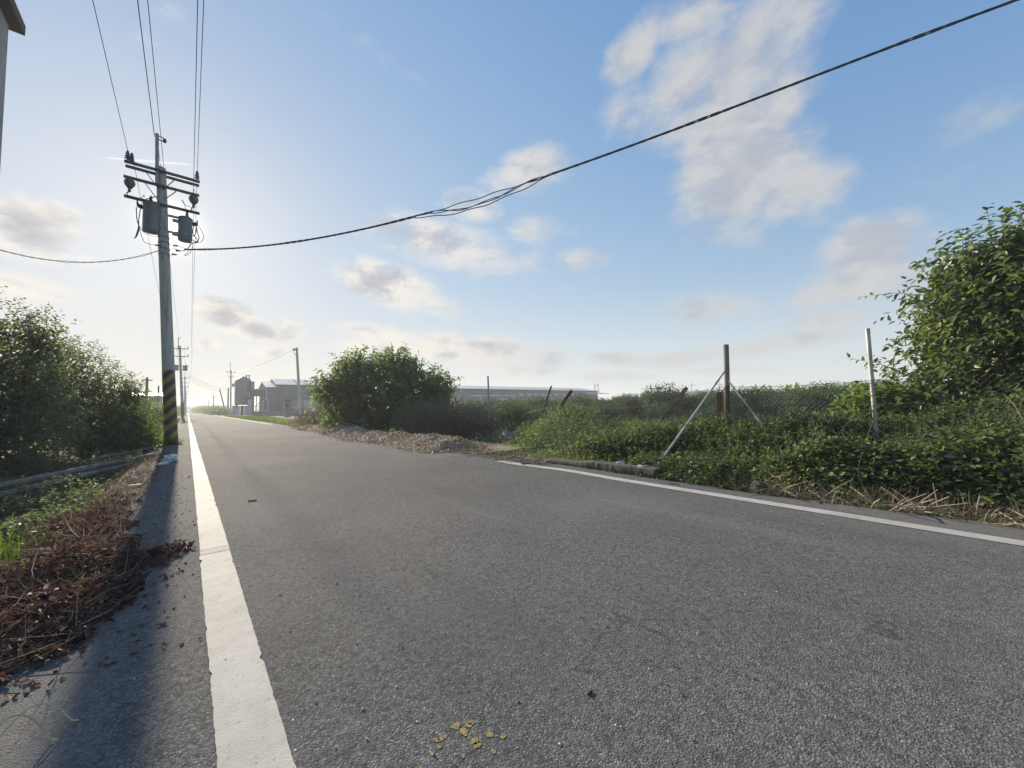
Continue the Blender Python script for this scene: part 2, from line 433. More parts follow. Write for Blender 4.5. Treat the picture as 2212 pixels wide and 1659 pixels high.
M['post_grey'] = surf('peeling_grey_wood', (.30, .28, .26), (.20, .185, .17), 5, .85, bump=.7, bscale=30, stretch=(12, 12, 1.2), dirt=(.075, .055, .042))
M['pipe_white'] = surf('galvanised_pipe', (.50, .49, .46), (.38, .37, .35), 6, .5, .25, bump=.15, dirt=(.22, .13, .07))
M['pvc'] = surf('grey_pvc', (.19, .19, .185), (.12, .122, .12), 5, .85, bump=.15, dirt=(.13, .12, .10))
M['mesh_wire'] = surf('green_coated_wire', (.085, .11, .10), (.12, .135, .125), 12, .5, .2, bump=0)
M['bark'] = surf('bark', (.085, .07, .055), (.05, .04, .032), 9, .95, bump=.8, bscale=40, stretch=(5, 5, 1))
M['stone'] = surf('stone', (.20, .19, .17), (.11, .105, .095), 12, .9, bump=.6, bscale=40)
M['white_chip'] = surf('white_chip', (.62, .60, .56), (.45, .44, .42), 30, .7, bump=.2)
M['foam'] = surf('white_foam', (.78, .76, .72), (.65, .62, .57), 14, .8, bump=.3, bscale=50)
M['film'] = surf('plastic_film', (.45, .48, .50), (.6, .62, .63), 14, .25, bump=.5, bscale=30, spec=.6)
M['black_plastic'] = surf('black_plastic', (.03, .03, .032), (.05, .05, .05), 14, .4, bump=.2)
M['metal_wall'] = surf('grey_blue_wall_sheet', (.17, .20, .225), (.13, .155, .175), .8, .5, .1, bump=.05, dirt=(.16, .15, .14))
M['metal_wall2'] = surf('grey_wall_sheet', (.17, .19, .21), (.135, .15, .165), .5, .5, .1, bump=.05)
M['roof_sheet'] = surf('pale_roof_sheet', (.55, .56, .56), (.46, .47, .48), .7, .35, .2, bump=.05, dirt=(.36, .33, .30))
M['trim'] = surf('pale_trim', (.5, .5, .49), (.4, .4, .39), 3, .6, bump=.1)
M['silo'] = surf('silo_sheet', (.20, .22, .225), (.16, .175, .18), 1.5, .45, .3, bump=.06, dirt=(.14, .12, .10))
M['white_panel'] = surf('white_panel', (.55, .55, .53), (.42, .42, .41), 1.2, .6, bump=.1, dirt=(.26, .2, .16))
M['glass'] = surf('dark_window', (.03, .035, .04), (.05, .055, .06), 2, .15, bump=0, spec=.6)
M['render_wall'] = surf('grey_render', (.36, .35, .33), (.28, .275, .26), 1.5, .85, bump=.3, bscale=40, dirt=(.2, .19, .18))
M['tank_white'] = surf('pale_tank', (.55, .52, .47), (.45, .43, .40), 1.5, .6, bump=.1)
M['white_truck'] = surf('white_vehicle_paint', (.70, .70, .69), (.62, .62, .61), 2, .35, bump=0)
M['brick_red'] = surf('red_brick', (.22, .10, .065), (.15, .075, .05), 6, .9, bump=.4, dirt=(.3, .26, .22))

G_DARK, G_MID, G_LITE = (.018, .034, .016), (.036, .062, .022), (.075, .105, .030)
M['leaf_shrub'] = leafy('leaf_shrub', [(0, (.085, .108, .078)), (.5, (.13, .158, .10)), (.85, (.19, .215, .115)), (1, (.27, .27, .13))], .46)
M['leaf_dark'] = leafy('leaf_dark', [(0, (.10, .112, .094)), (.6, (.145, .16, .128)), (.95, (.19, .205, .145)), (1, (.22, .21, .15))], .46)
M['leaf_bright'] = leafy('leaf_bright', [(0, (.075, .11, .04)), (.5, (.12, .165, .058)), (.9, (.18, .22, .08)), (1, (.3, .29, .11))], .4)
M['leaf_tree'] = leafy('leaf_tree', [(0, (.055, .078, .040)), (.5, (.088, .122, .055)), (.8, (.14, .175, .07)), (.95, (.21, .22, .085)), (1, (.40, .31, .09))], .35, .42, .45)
M['leaf_weed'] = leafy('leaf_weed', [(0, (.048, .068, .036)), (.4, (.085, .112, .052)), (.8, (.145, .17, .068)), (.93, (.20, .21, .085)), (1, (.30, .27, .13))], .35)
M['leaf_orchard'] = leafy('leaf_orchard', [(0, (.034, .058, .030)), (.6, (.062, .098, .044)), (1, (.115, .155, .06))], .3)
M['leaf_banana'] = leafy('leaf_banana', [(0, (0.116, 0.190, 0.049)), (.6, (0.181, 0.264, 0.074)), (1, (0.281, 0.314, 0.116))], .45)
M['grass'] = leafy('grass_blades', [(0, (.05, .08, .022)), (.55, (.10, .135, .035)), (.85, (.17, .18, .06)), (1, (.26, .22, .11))], .4)
M['straw'] = leafy('straw', [(0, (.085, .066, .048)), (.5, (.17, .138, .10)), (.85, (.28, .24, .18)), (1, (.46, .42, .35))], .25, .7, .2, tint=(1.25, 1.15, 1.05))
M['dead_leaf'] = leafy('dead_leaf', [(0, (.06, .036, .031)), (.5, (.115, .068, .056)), (.85, (.17, .108, .088)), (1, (.32, .25, .20))], .22, .7, .25, tint=(1.25, 1.15, 1.05))
M['brown_brush'] = leafy('brown_brush', [(0, (.10, .078, .064)), (.5, (.16, .125, .098)), (.8, (.21, .165, .125)), (1, (.16, .18, .09))], .35, .8, .15, tint=(1.25, 1.15, 1.05))
M['mulch'] = leafy('mulch', [(0, (.16, .12, .09)), (.35, (.31, .25, .19)), (.75, (.48, .41, .33)), (1, (.68, .63, .55))], .12, .8, .2, tint=(1.25, 1.15, 1.05))
M['flower'] = leafy('petal', [(0, (.7, .7, .66)), (1, (.8, .8, .74))], .3)
M['dry_stalk'] = surf('dry_stalk', (.36, .30, .22), (.24, .19, .14), 12, .85)
M['pale_straw'] = surf('pale_straw', (.55, .46, .33), (.42, .34, .24), 12, .8)
M['vine_brown'] = leafy('dry_vine', [(0, (.09, .075, .045)), (.5, (.13, .12, .06)), (1, (.2, .17, .1))], .3)

# ------------------------------------------------------------------ plants: numpy builders
def unit(a): return a / np.maximum(np.linalg.norm(a, axis=-1, keepdims=True), 1e-9)

def blades(pos, d, nrm, length, width, rng, rnd=None, shape='leaf', curl=.15):
    """one leaf per row: pos base, d direction, nrm face normal -> vertices, faces, value"""
    n = len(pos); d = unit(d); side = unit(np.cross(d, nrm)); nn = np.cross(side, d)
    L = np.asarray(length).reshape(-1, 1) * np.ones((n, 1)); Wd = np.asarray(width).reshape(-1, 1) * np.ones((n, 1))
    cu = curl * L
    if shape == 'leaf':      # pointed oval, folded along the midrib, tip bent down
        p = [pos, pos + d * L * .30 + side * Wd * .5 + nn * Wd * .16, pos + d * L * .66 + side * Wd * .38 + nn * (Wd * .12 - cu * .35),
             pos + d * L - nn * cu, pos + d * L * .66 - side * Wd * .38 + nn * (Wd * .12 - cu * .35), pos + d * L * .30 - side * Wd * .5 + nn * Wd * .16]
        v = np.stack(p, 1).reshape(-1, 3); b = np.arange(n)[:, None] * 6
        f = np.concatenate([b + [0, 1, 2, 3], b + [0, 3, 4, 5]])
    elif shape == 'kite':    # cheap leaf for what stands far off
        p = [pos, pos + d * L * .45 + side * Wd * .5, pos + d * L - nn * cu, pos + d * L * .45 - side * Wd * .5]
        v = np.stack(p, 1).reshape(-1, 3); b = np.arange(n)[:, None] * 4
        f = b + [0, 1, 2, 3]
    else:                    # blade of grass: narrow, bent over
        p = [pos - side * Wd * .5, pos + side * Wd * .5, pos + d * L * .55 + side * Wd * .36 - nn * cu * .3, pos + d * L * .55 - side * Wd * .36 - nn * cu * .3,
             pos + d * L * .95 + side * Wd * .06 - nn * cu, pos + d * L * .95 - side * Wd * .06 - nn * cu]
        v = np.stack(p, 1).reshape(-1, 3); b = np.arange(n)[:, None] * 6
        f = np.concatenate([b + [0, 1, 2, 3], b + [3, 2, 4, 5]])
    k = len(v) // n
    if rnd is None: rnd = rng.random(n)
    return v, f, np.repeat(rnd, k)

def join(parts):
    vs, fs, rs, o = [], [], [], 0
    for v, f, r in parts:
        vs.append(v); fs.append(f + o); rs.append(r); o += len(v)
    return np.concatenate(vs), np.concatenate(fs), np.concatenate(rs)

def blob_points(blobs, n, rng, lo=.55, hi=1.0):
    """points in the outer shell of a set of ellipsoids (centre, radii), outward directions"""
    c = np.array([b[0] for b in blobs], float); r = np.array([b[1] for b in blobs], float)
    w = (r[:, 0] * r[:, 1] + r[:, 0] * r[:, 2] + r[:, 1] * r[:, 2]); w = w / w.sum()
    k = rng.choice(len(blobs), n, p=w)
    u = unit(rng.normal(size=(n, 3)))
    s = lo + (hi - lo) * rng.random((n, 1)) ** .6
    return c[k] + u * r[k] * s, unit(u / r[k]), s[:, 0]

def shoots(base, d, n_leaf, length, leaf_len, leaf_w, rng, droop=.3, shape='leaf', bright=None, spread=.95, curl=.15):
    """leafy twigs: every twig carries n_leaf leaves set alternately along it"""
    n = len(base); d = unit(d)
    a = unit(np.cross(d, rng.normal(size=(n, 3)))); b = np.cross(d, a)
    ln = length * (.6 + .8 * rng.random((n, 1)))
    tone = rng.random(n) if bright is None else bright
    parts = []
    for i in range(n_leaf):
        t = (i + .4) / n_leaf
        p = base + d * ln * t + np.array([0, 0, -1]) * ln * .22 * t * t
        ph = i * 2.4 + rng.random((n, 1)) * .8
        o = a * np.cos(ph) + b * np.sin(ph)
        ld = d * (1 - spread * .6 * (1 - t * .6)) + o * spread + np.array([0, 0, -droop])
        ld = ld + rng.normal(size=(n, 3)) * .22
        up = np.array([0, 0, 1.0]) + rng.normal(size=(n, 3)) * .45 + d * .25
        L = leaf_len * (.65 + .6 * rng.random(n)) * (1 - .25 * t)
        parts.append(blades(p, ld, up, L, L * leaf_w, rng, np.clip(tone * .6 + rng.random(n) * .4, 0, 1), shape, curl))
    return join(parts), (base, d, ln)

def limbs(mb, root, targets, r0, rng, n=5, wob=.12, side=6):
    """bent tapering limbs from the root to each target"""
    for tg in targets:
        a, b = Vector(root), Vector(tg); L = (b - a).length
        pts = []; ph = rng.random(3)
        for i in range(n + 1):
            t = i / n
            q = a.lerp(b, t); q.z += math.sin(t * math.pi) * L * .08
            q += Vector((math.sin(t * 5 + ph[0] * 6), math.sin(t * 4 + ph[1] * 6), 0)) * wob * L * .25 * math.sin(t * math.pi)
            pts.append(q)
        mb.tube(pts, [max(r0 * (1 - .85 * i / n), .006) for i in range(n + 1)], side)

def leafy_plant(name, loc, blobs, label, cat, mat, n, leaf_len, leaf_w, seed, group=None, n_leaf=7, shoot=.4, trunk_r=.06, up=.35, fill=.35, shape='leaf', droop=.3, lo=.6, stray=0, top_bright=0.0, crown='crown', trunk='trunk', tips=None):
    """a shrub or tree: trunk with limbs, crown of leafy twigs over ellipsoid clumps (blobs relative to loc)"""
    rng = np.random.default_rng(seed); loc = Vector(loc)
    root = thing(name, loc, label, cat, group)
    L = np.array(loc)
    bl = [(np.array(c) + L, np.array(r)) for c, r in blobs]
    p, o, s = blob_points(bl, n, rng, lo)
    zmin = min(b[0][2] - b[1][2] for b in bl); zmax = max(b[0][2] + b[1][2] for b in bl)
    d = o + np.array([0, 0, up]) + rng.normal(size=p.shape) * .35
    tone = np.clip(rng.random(n) * .75 + .25 * rng.random() + top_bright * (p[:, 2] - zmin) / (zmax - zmin), 0, 1)
    parts = [shoots(p, d, n_leaf, shoot, leaf_len, leaf_w, rng, droop, shape, tone)[0]]
    # inner leaves close the crown
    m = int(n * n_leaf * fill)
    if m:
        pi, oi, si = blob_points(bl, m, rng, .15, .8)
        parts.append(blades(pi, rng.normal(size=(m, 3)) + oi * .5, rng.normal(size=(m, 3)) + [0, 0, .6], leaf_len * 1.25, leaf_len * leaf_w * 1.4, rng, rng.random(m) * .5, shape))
    mb = MB()
    # long twigs that stand out of the outline
    if stray or tips is not None:
        if tips is None:
            ps, os_, _ = blob_points(bl, stray, rng, .85)
            keep = os_[:, 2] > -.1; ps, os_ = ps[keep], os_[keep]
            ln_ = shoot * 1.7
        else:
            ps = np.array([np.array(t[0]) for t in tips]); os_ = np.array([np.array(t[1]) for t in tips]); ln_ = shoot * 1.6
        if len(ps):
            ds = os_ + np.array([0, 0, .5]) + rng.normal(size=ps.shape) * .25
            q, (b0, dd, ll) = shoots(ps - unit(ds) * .12, ds, n_leaf + 5, ln_, leaf_len, leaf_w, rng, droop, shape, rng.random(len(ps)) * .9)
            parts.append(q)
            for i in range(len(ps)):
                mb.tube([b0[i] - dd[i] * .15, b0[i] + dd[i] * ll[i] * .5 + [0, 0, -ll[i][0] * .055], b0[i] + dd[i] * ll[i] + [0, 0, -ll[i][0] * .22]], [.008, .005, .002], 4)
    v, f, r = join(parts)
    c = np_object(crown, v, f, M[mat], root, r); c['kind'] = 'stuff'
    targets = [b[0] + np.array([0, 0, b[1][2] * .35]) for b in bl]
    limbs(mb, loc, targets, trunk_r, rng)
    p2, _, _ = blob_points(bl, 3 * len(bl) + 6, rng, .5, .9)
    for q in p2:
        k = int(np.argmin([np.linalg.norm(q - t) for t in targets]))
        limbs(mb, Vector(targets[k]) - Vector((0, 0, .2)), [q], trunk_r * .3, rng, 3, side=5)
    mb.build(trunk, M['bark'], root, smooth=True)
    return root
# ================================================================== the setting
def sstep(a, b, x):
    t = np.clip((x - a) / (b - a), 0, 1); return t * t * (3 - 2 * t)
def ground_z(x, y):
    x = np.asarray(x, float); y = np.asarray(y, float)
    far = sstep(40, 75, y)
    right = -.04 - .17 * sstep(4.4, 5.2, x) - .15 * sstep(5.5, 7.5, x) - .25 * sstep(8, 11, x)
    right = right * (1 - far) + far * (-.04 - .1 * sstep(4.4, 6, x))
    dit = sstep(13.6, 12.2, y)
    left = -.05 - dit * .42 * sstep(-.60, -.95, x) + dit * .30 * sstep(-1.5, -2.2, x) - .08 * sstep(-2, -4, x) - (1 - dit) * .1 * sstep(-.6, -1.2, x)
    return np.where(x > 2, right, left)

def axis(segs):
    out = [segs[0][0]]
    for a, b, n in segs: out += list(np.linspace(a, b, n + 1)[1:])
    return np.array(out)
gx = axis([(-1500, -60, 12), (-60, -6, 18), (-6, -2.5, 14), (-2.5, -.5, 28), (-.5, 4.3, 6), (4.3, 9, 30), (9, 14, 10), (14, 120, 30), (120, 1500, 12)])
gy = axis([(-1500, -40, 10), (-40, -4, 18), (-4, 16, 80), (16, 60, 44), (60, 200, 28), (200, 1500, 14)])
rngg = np.random.default_rng(5)
XX, YY = np.meshgrid(gx, gy, indexing='ij')
ZZ = ground_z(XX, YY)
bumpy = ((XX < -.65) | (XX > 4.6)) & (np.abs(XX) < 60) & (np.abs(YY) < 100)
ZZ = ZZ + np.where(bumpy, (rngg.random(XX.shape) - .6) * .06, 0)
nx, ny = XX.shape
idx = np.arange(nx * ny).reshape(nx, ny)
F = np.stack([idx[:-1, :-1], idx[1:, :-1], idx[1:, 1:], idx[:-1, 1:]], -1).reshape(-1, 4)
tag(np_object('ground', np.stack([XX, YY, ZZ], -1).reshape(-1, 3), F, M['soil'], smooth=True), kind='structure')

# road sheet with crumbled edges
ry = axis([(-8, 0, 60), (0, 14, 200), (14, 40, 100), (40, 120, 40), (120, 900, 20)])
rn = np.random.default_rng(11)
def wander(n, k, amp):
    a = rn.normal(size=n); ker = np.hanning(k); ker /= ker.sum()
    return np.convolve(a, ker, 'same') * amp * math.sqrt(k)
le = -.56 + wander(len(ry), 25, .035) + rn.normal(size=len(ry)) * .008
re_ = 4.36 + wander(len(ry), 21, .03) + rn.normal(size=len(ry)) * .008
cols = [le - .03, le] + [np.full(len(ry), x) for x in (-.3, 0, .4, 1.2, 2.1, 3.0, 3.8, 4.15)] + [re_, re_ + .03]
zs = [-.10, -.004] + [0.0] * 8 + [-.004, -.10]
V = np.stack([np.stack([c, ry, np.full(len(ry), z)], -1) for c, z in zip(cols, zs)], 0)
idx = np.arange(V.shape[0] * V.shape[1]).reshape(V.shape[:2])
F = np.stack([idx[:-1, :-1], idx[1:, :-1], idx[1:, 1:], idx[:-1, 1:]], -1).reshape(-1, 4)
road = tag(np_object('road', V.reshape(-1, 3), F, M['asphalt'], smooth=True), kind='structure')

def road_line(name, x0, x1, y0, y1, step, label, seed, bend=None, jit=.0019, ragged=(0, 0)):
    r = np.random.default_rng(seed); n = max(int((y1 - y0) / step), 2); y = np.linspace(y0, y1, n + 1)
    off = np.array([bend(t) if bend else 0 for t in y])
    def edge():
        w = r.normal(size=n + 1); ker = np.hanning(9); w = np.convolve(w, ker / ker.sum(), 'same') * .8
        return (w + r.normal(size=n + 1) * .35) * jit
    def bites(p): 
        q = (r.random(n + 1) < p) * r.random(n + 1); return np.convolve(q, [.3, .8, 1, .6, .2], 'same') * .011
    a = x0 + off + edge() + bites(.018); b = x1 + off + edge() - bites(.022)
    z = np.full(n + 1, .004)
    v = np.concatenate([np.stack([a, y, z], -1), np.stack([b, y, z], -1)])
    i = np.arange(n); f = np.stack([i, i + n + 1, i + n + 2, i + 1], -1)
    o = np_object(name, v, f, M['line']); attach(o, road); o['label'] = label
    return o
road_line('edge_line', .078, .228, -4, 3.12, .012, 'fresh white edge line, near stretch', 1)
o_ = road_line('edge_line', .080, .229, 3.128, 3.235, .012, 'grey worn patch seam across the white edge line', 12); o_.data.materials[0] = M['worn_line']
road_line('edge_line', .082, .230, 3.24, 9.2, .03, 'white edge line beyond the patch seam', 2)
road_line('edge_line', .080, .228, 9.23, 260, .25, 'far white edge line along the poles', 3, jit=.006)
road_line('edge_line', 3.86, 4.0, -5, 4.95, .03, 'white edge line by the weeds', 4, bend=lambda t: .05 * math.sin((t - 2.6) * 2.1) * (1 if 2.6 < t < 5.6 else 0) * min(1, (t - 2.6)))
road_line('edge_line', 3.86, 4.0, 27.5, 260, .3, 'far white edge line by the sheds', 6, jit=.006)

# yellow paint splashes
rp = random.Random(4)
for (x, y, s) in [(1002, 1580, 14), (985, 1567, 12), (1018, 1560, 9), (1058, 1586, 10), (1087, 1590, 10), (960, 1589, 9), (943, 1597, 8), (952, 1597, 7), (1027, 1600, 11), (1030, 1610, 10), (933, 1625, 10), (1066, 1622, 8), (1000, 1632, 7), (950, 1612, 6), (1012, 1566, 9)]:
    c = P(x, y, z=.0014); mb = MB(); n = 11
    r0 = s / 2212 * 1024 / 385 * c.length * .75
    mb.add([(c.x + math.cos(i * 2 * math.pi / n) * r0 * rp.uniform(.6, 1.2), c.y + math.sin(i * 2 * math.pi / n) * r0 * rp.uniform(.6, 1.4), .0014) for i in range(n)], [tuple(range(n))])
    mb.build('paint_spot', M['yellow_paint'], road)

# concrete headwall of the culvert beside the road
mb = MB()
n = 60
prof = []
for i in range(n + 1):
    y = 2.5 + (5.3 - 2.5) * i / n; k = .004 * math.sin(i * .5) + rp.uniform(-.003, .003); h = .095 - .085 * max(0, (y - 3.2) / 1.9) + .006 * math.sin(i * .37)
    chip = rp.uniform(.004, .014) if rp.random() < .12 else rp.uniform(0, .003)
    prof.append([(4.30 + k, y, -.12), (4.308 + k, y, h * .5), (4.315 + k + rp.uniform(0, .006), y, h - .012 - chip), (4.33 + k + chip * .5, y, h + rp.uniform(-.004, .002)), (4.50 + k, y, h + rp.uniform(-.008, .006)), (4.53, y, -.12)])
mb.add([p for row in prof for p in row], [(i * 6 + j, i * 6 + j + 1, i * 6 + j + 7, i * 6 + j + 6) for i in range(n) for j in range(5)] + [(0, 5, 4, 3, 2, 1), tuple(n * 6 + j for j in range(6))])
tag(mb.build('culvert_headwall', M['old_concrete']), 'low dark concrete culvert wall between white line and fence brace', 'culvert wall')

# lip of the roadside ditch on the left
mb = MB()
for i in range(22):
    y = 4.6 + i * .42
    if y > 13.2: break
    mb.box((-.645 + rp.uniform(-.008, .008), y + .2, -.17 + rp.uniform(-.012, .004)), (.12, .412, .28), rp.uniform(-.01, .01))
tag(mb.build('ditch_lip', M['old_concrete']), kind='structure')

# ================================================================== utility poles and wires
def insulator(mb, base, h=.22, r=.055, axis=None):
    prof = [(r * .3, 0), (r * .3, h * .12)]
    for k in range(3):
        z = h * (.15 + .24 * k)
        prof += [(r * .45, z), (r * (1 - .12 * k), z + h * .03), (r * (.95 - .12 * k), z + h * .08), (r * .4, z + h * .19)]
    prof += [(r * .5, h * .88), (r * .35, h)]
    mb.lathe(base, prof, 12, axis)

def striped_bands(root, bx, by, z0, z1, rad, lean, n=9):
    """slanting black and yellow warning bands wrapped round the shaft"""
    seg = 20; pitch = (z1 - z0) / n
    for k in range(-3, 2 * n + 3):
        vs = []; ok = []
        for j in range(seg):
            a = 2 * math.pi * j / seg
            zlo = z0 + k * pitch * .5 + .14 * math.cos(a); zhi = zlo + pitch * .5    # rises across the face, falls again behind
            lo, hi = min(max(zlo, z0), z1), min(max(zhi, z0), z1)
            ok.append(hi - lo > 1e-4)
            for z in (lo, hi):
                rr = rad - z * .0075 + .004
                vs.append((bx + lean * z + rr * math.cos(a), by + rr * math.sin(a), z))
        fs = [(2 * j, 2 * ((j + 1) % seg), 2 * ((j + 1) % seg) + 1, 2 * j + 1) for j in range(seg) if ok[j] or ok[(j + 1) % seg]]
        if not fs: continue
        used = sorted({i for f in fs for i in f}); at = {u: i for i, u in enumerate(used)}
        mb = MB(); mb.add([vs[u] for u in used], [tuple(at[i] for i in f) for f in fs])
        mb.build('warning_band', M['black_band' if k % 2 else 'yellow_band'], root, smooth=True)

def sag_wire(a, b, sag, n=24):
    a, b = Vector(a), Vector(b)
    return [a.lerp(b, i / n) - Vector((0, 0, 4 * sag * (i / n) * (1 - i / n))) for i in range(n + 1)]

def transformer(root, c, rad, h, side):
    """can with lid, bushings, low-voltage studs and cooling rim; c is the centre of its bottom"""
    mb = MB(); x, y, z = c
    mb.lathe((x, y, z), [(rad * .93, 0), (rad * .98, .02), (rad, .05), (rad, h * .9), (rad * 1.05, h * .905), (rad * 1.05, h * .93), (rad * .9, h * .965), (rad * .45, h)], 22)
    can = mb.build('transformer', M['tank'], root, smooth=True)
    b = MB(); insulator(b, (x + side * .03, y - .02, z + h * .97), .2, .05); b.build('bushing', M['porcelain'], can, smooth=True)
    for k in range(3):
        b = MB(); b.lathe((x + side * rad * .98, y - .09 + .09 * k, z + h * .78), [(.022, 0), (.026, .04), (.018, .09), (.01, .12)], 8, (side, 0, .15))
        b.bar((x + side * (rad + .1), y - .09 + .09 * k, z + h * .79), (x + side * (rad + .1), y - .09 + .09 * k, z + h * .92), .02, .03)
        b.build('terminal', M['dark_steel'], can, smooth=True)
    for q in (.75, .2):
        b = MB(); b.bar((x - side * rad * .8, y, z + h * q), (x - side * (rad + .12), y, z + h * q), .12, .06); b.build('hanger', M['steel'], can)
    return can

def crossarm(root, x0, x1, y, z, s=.065, dz=0):
    mb = MB(); mb.bar((x0, y, z), (x1, y, z + dz), s, s); return mb.build('crossarm', M['dark_steel'], root, bevel=.006)

# ---- the near pole
PX, PY, LEAN = -.32, 14.1, -.0515
near_pole = thing('utility_pole', (PX, PY, 0), 'tall concrete pole with striped base, two transformers and four crossarms', 'utility pole', 'utility poles along the left of the road')
def shaft(x, y, h, r0, r1, lean, root, lean_y=0, z0=-.3):
    mb = MB(); k = 12
    pts = [(x + lean * (z0 + (h - z0) * i / k), y + lean_y * (z0 + (h - z0) * i / k), z0 + (h - z0) * i / k) for i in range(k + 1)]
    mb.tube(pts, [r0 + (r1 - r0) * i / k for i in range(k + 1)], 22)
    return mb.build('shaft', M['pole_concrete'], root, smooth=True)
shaft(PX, PY, 7.62, .148, .105, LEAN, near_pole)
mb = MB(); mb.lathe((PX + LEAN * 7.62, PY, 7.62), [(.107, 0), (.10, .03), (.07, .05), (.02, .06)], 18); mb.build('pole_cap', M['pole_concrete'], near_pole, smooth=True)
striped_bands(near_pole, PX, PY, .12, 2.02, .148, LEAN, 6)
crossarm(near_pole, -1.42, .125, PY - .14, 7.49)
crossarm(near_pole, -1.42, .115, PY + .14, 7.50)
crossarm(near_pole, -1.42, .12, PY - .135, 7.08)
crossarm(near_pole, -1.40, .14, PY - .13, 6.56)
for (a, b) in [((-1.0, 7.34), (-.74, 6.98)), ((-.42, 7.34), (-.66, 6.98)), ((-1.02, 7.05), (-.72, 6.62)), ((-.98, 6.6), (-.74, 6.78)), ((-.36, 7.05), (-.62, 6.72))]:
    mb = MB(); mb.bar((a[0], PY - .15, a[1]), (b[0], PY - .13, b[1]), .035, .012); mb.build('brace', M['dark_steel'], near_pole)
mb = MB(); mb.bar((-.775, PY - .12, 7.05), (-.81, PY - .12, 8.52), .075, .075); mb.build('top_extension', M['steel'], near_pole, bevel=.006)
mb = MB(); mb.tube([(-.78, PY - .12, 8.47), (-.70, PY - .12, 8.46), (-.64, PY - .12, 8.42), (-.63, PY - .12, 8.38), (-.645, PY - .12, 8.34), (-.70, PY - .12, 8.36), (-.78, PY - .12, 8.37)], .014, 6)
mb.lathe((-.65, PY - .12, 8.33), [(.02, 0), (.04, .03), (.04, .09), (.02, .12)], 10); mb.build('wire_bracket', M['dark_steel'], near_pole, smooth=True)
for (x, z) in [(-1.36, 7.53), (.06, 7.53), (-1.28, 7.50)]:
    mb = MB(); insulator(mb, (x, PY - .14, z), .26, .062); mb.build('insulator', M['porcelain'], near_pole, smooth=True)
for (x, z) in [(-1.30, 7.04), (.0, 7.04)]:      # drop-out fuses hanging under the third arm
    mb = MB(); mb.lathe((x, PY - .16, z - .36), [(.02, 0), (.035, .02), (.03, .09), (.06, .12), (.10, .18), (.115, .25), (.10, .31), (.04, .35), (.02, .38)], 14)
    mb.tube([(x, PY - .16, z - .34), (x - .05, PY - .18, z - .42), (x - .02, PY - .18, z - .47)], .014, 5)
    mb.build('fuse_cutout', M['porcelain'], near_pole, smooth=True)
transformer(near_pole, (-.86, PY - .05, 5.76), .185, .82, -1)
transformer(near_pole, (-.165, PY - .05, 5.70), .158, .70, 1)
for z in (6.35, 5.9):
    mb = MB(); mb.bar((-.95, PY, z), (-.12, PY, z), .05, .06); mb.build('transformer_bracket', M['steel'], near_pole)
for z in (5.68, 5.52, 5.36, 5.2):
    mb = MB(); mb.lathe((PX + LEAN * z, PY, z), [(.125, 0), (.13, .02), (.125, .04)], 16); mb.build('steel_band', M['steel'], near_pole, smooth=True)
for (x, z) in [(-.42, 5.5), (-.36, 5.38), (-.44, 5.25), (-.78, 5.42)]:
    mb = MB(); insulator(mb, (x, PY - .08, z), .12, .035, (1, -.2, 0)); mb.build('spool_insulator', M['porcelain'], near_pole, smooth=True)
LOOPS = [  # jumper leads and loops round the transformers (x, z) at the pole's depth
    [(-1.30, 6.57), (-1.2, 6.52), (-1.08, 6.58), (-1.02, 6.68), (-1.01, 6.6)], [(-1.16, 6.32), (-1.14, 6.0), (-1.09, 5.75), (-1.13, 5.5), (-1.18, 5.44)], [(-1.08, 6.3), (-1.1, 6.0), (-1.1, 5.75), (-1.15, 5.46)],
    [(-1.1, 5.85), (-1.0, 5.66), (-.85, 5.6), (-.66, 5.62)], [(-1.1, 5.85), (-1.02, 5.5), (-.93, 5.38), (-.66, 5.4)],
    [(.0, 6.62), (-.1, 6.66), (-.2, 6.72), (-.26, 6.82), (-.22, 6.78), (-.16, 6.55)], [(.07, 6.2), (.1, 6.0), (.14, 5.85), (.1, 5.72), (.02, 5.7), (-.04, 5.78), (.06, 5.9), (.08, 6.2)],
    [(.03, 6.2), (.0, 5.95), (.08, 5.8), (.12, 5.68), (.0, 5.62), (-.08, 5.6)], [(.1, 6.2), (.2, 6.05), (.24, 5.85), (.18, 5.7), (.05, 5.66), (-.06, 5.55)], [(-.04, 5.6), (-.1, 5.45), (-.2, 5.35), (-.34, 5.3)],
    [(.02, 5.62), (-.02, 5.4), (-.08, 5.28), (-.16, 5.25), (-.1, 5.36), (-.05, 5.45)], [(-.38, 5.5), (-.2, 5.44), (-.1, 5.46), (-.02, 5.62)], [(-.4, 5.38), (-.24, 5.36), (-.12, 5.42)]]
for i, L in enumerate(LOOPS):
    mb = MB(); pts = []
    q = [Vector((x, PY - .2 + .05 * math.sin(i + j), z)) for j, (x, z) in enumerate(L)]
    for j in range(len(q) - 1):      # Catmull-Rom
        p0, p1, p2, p3 = q[max(j - 1, 0)], q[j], q[j + 1], q[min(j + 2, len(q) - 1)]
        for s in range(5):
            t = s / 5
            pts.append(.5 * ((2 * p1) + (p2 - p0) * t + (2 * p0 - 5 * p1 + 4 * p2 - p3) * t * t + (3 * p1 - p0 - 3 * p2 + p3) * t ** 3))
    pts.append(q[-1])
    mb.tube(pts, .011 if i in (1, 2, 6, 7) else .007, 5)
    mb.build('jumper_lead', M['cable'], near_pole, smooth=True)

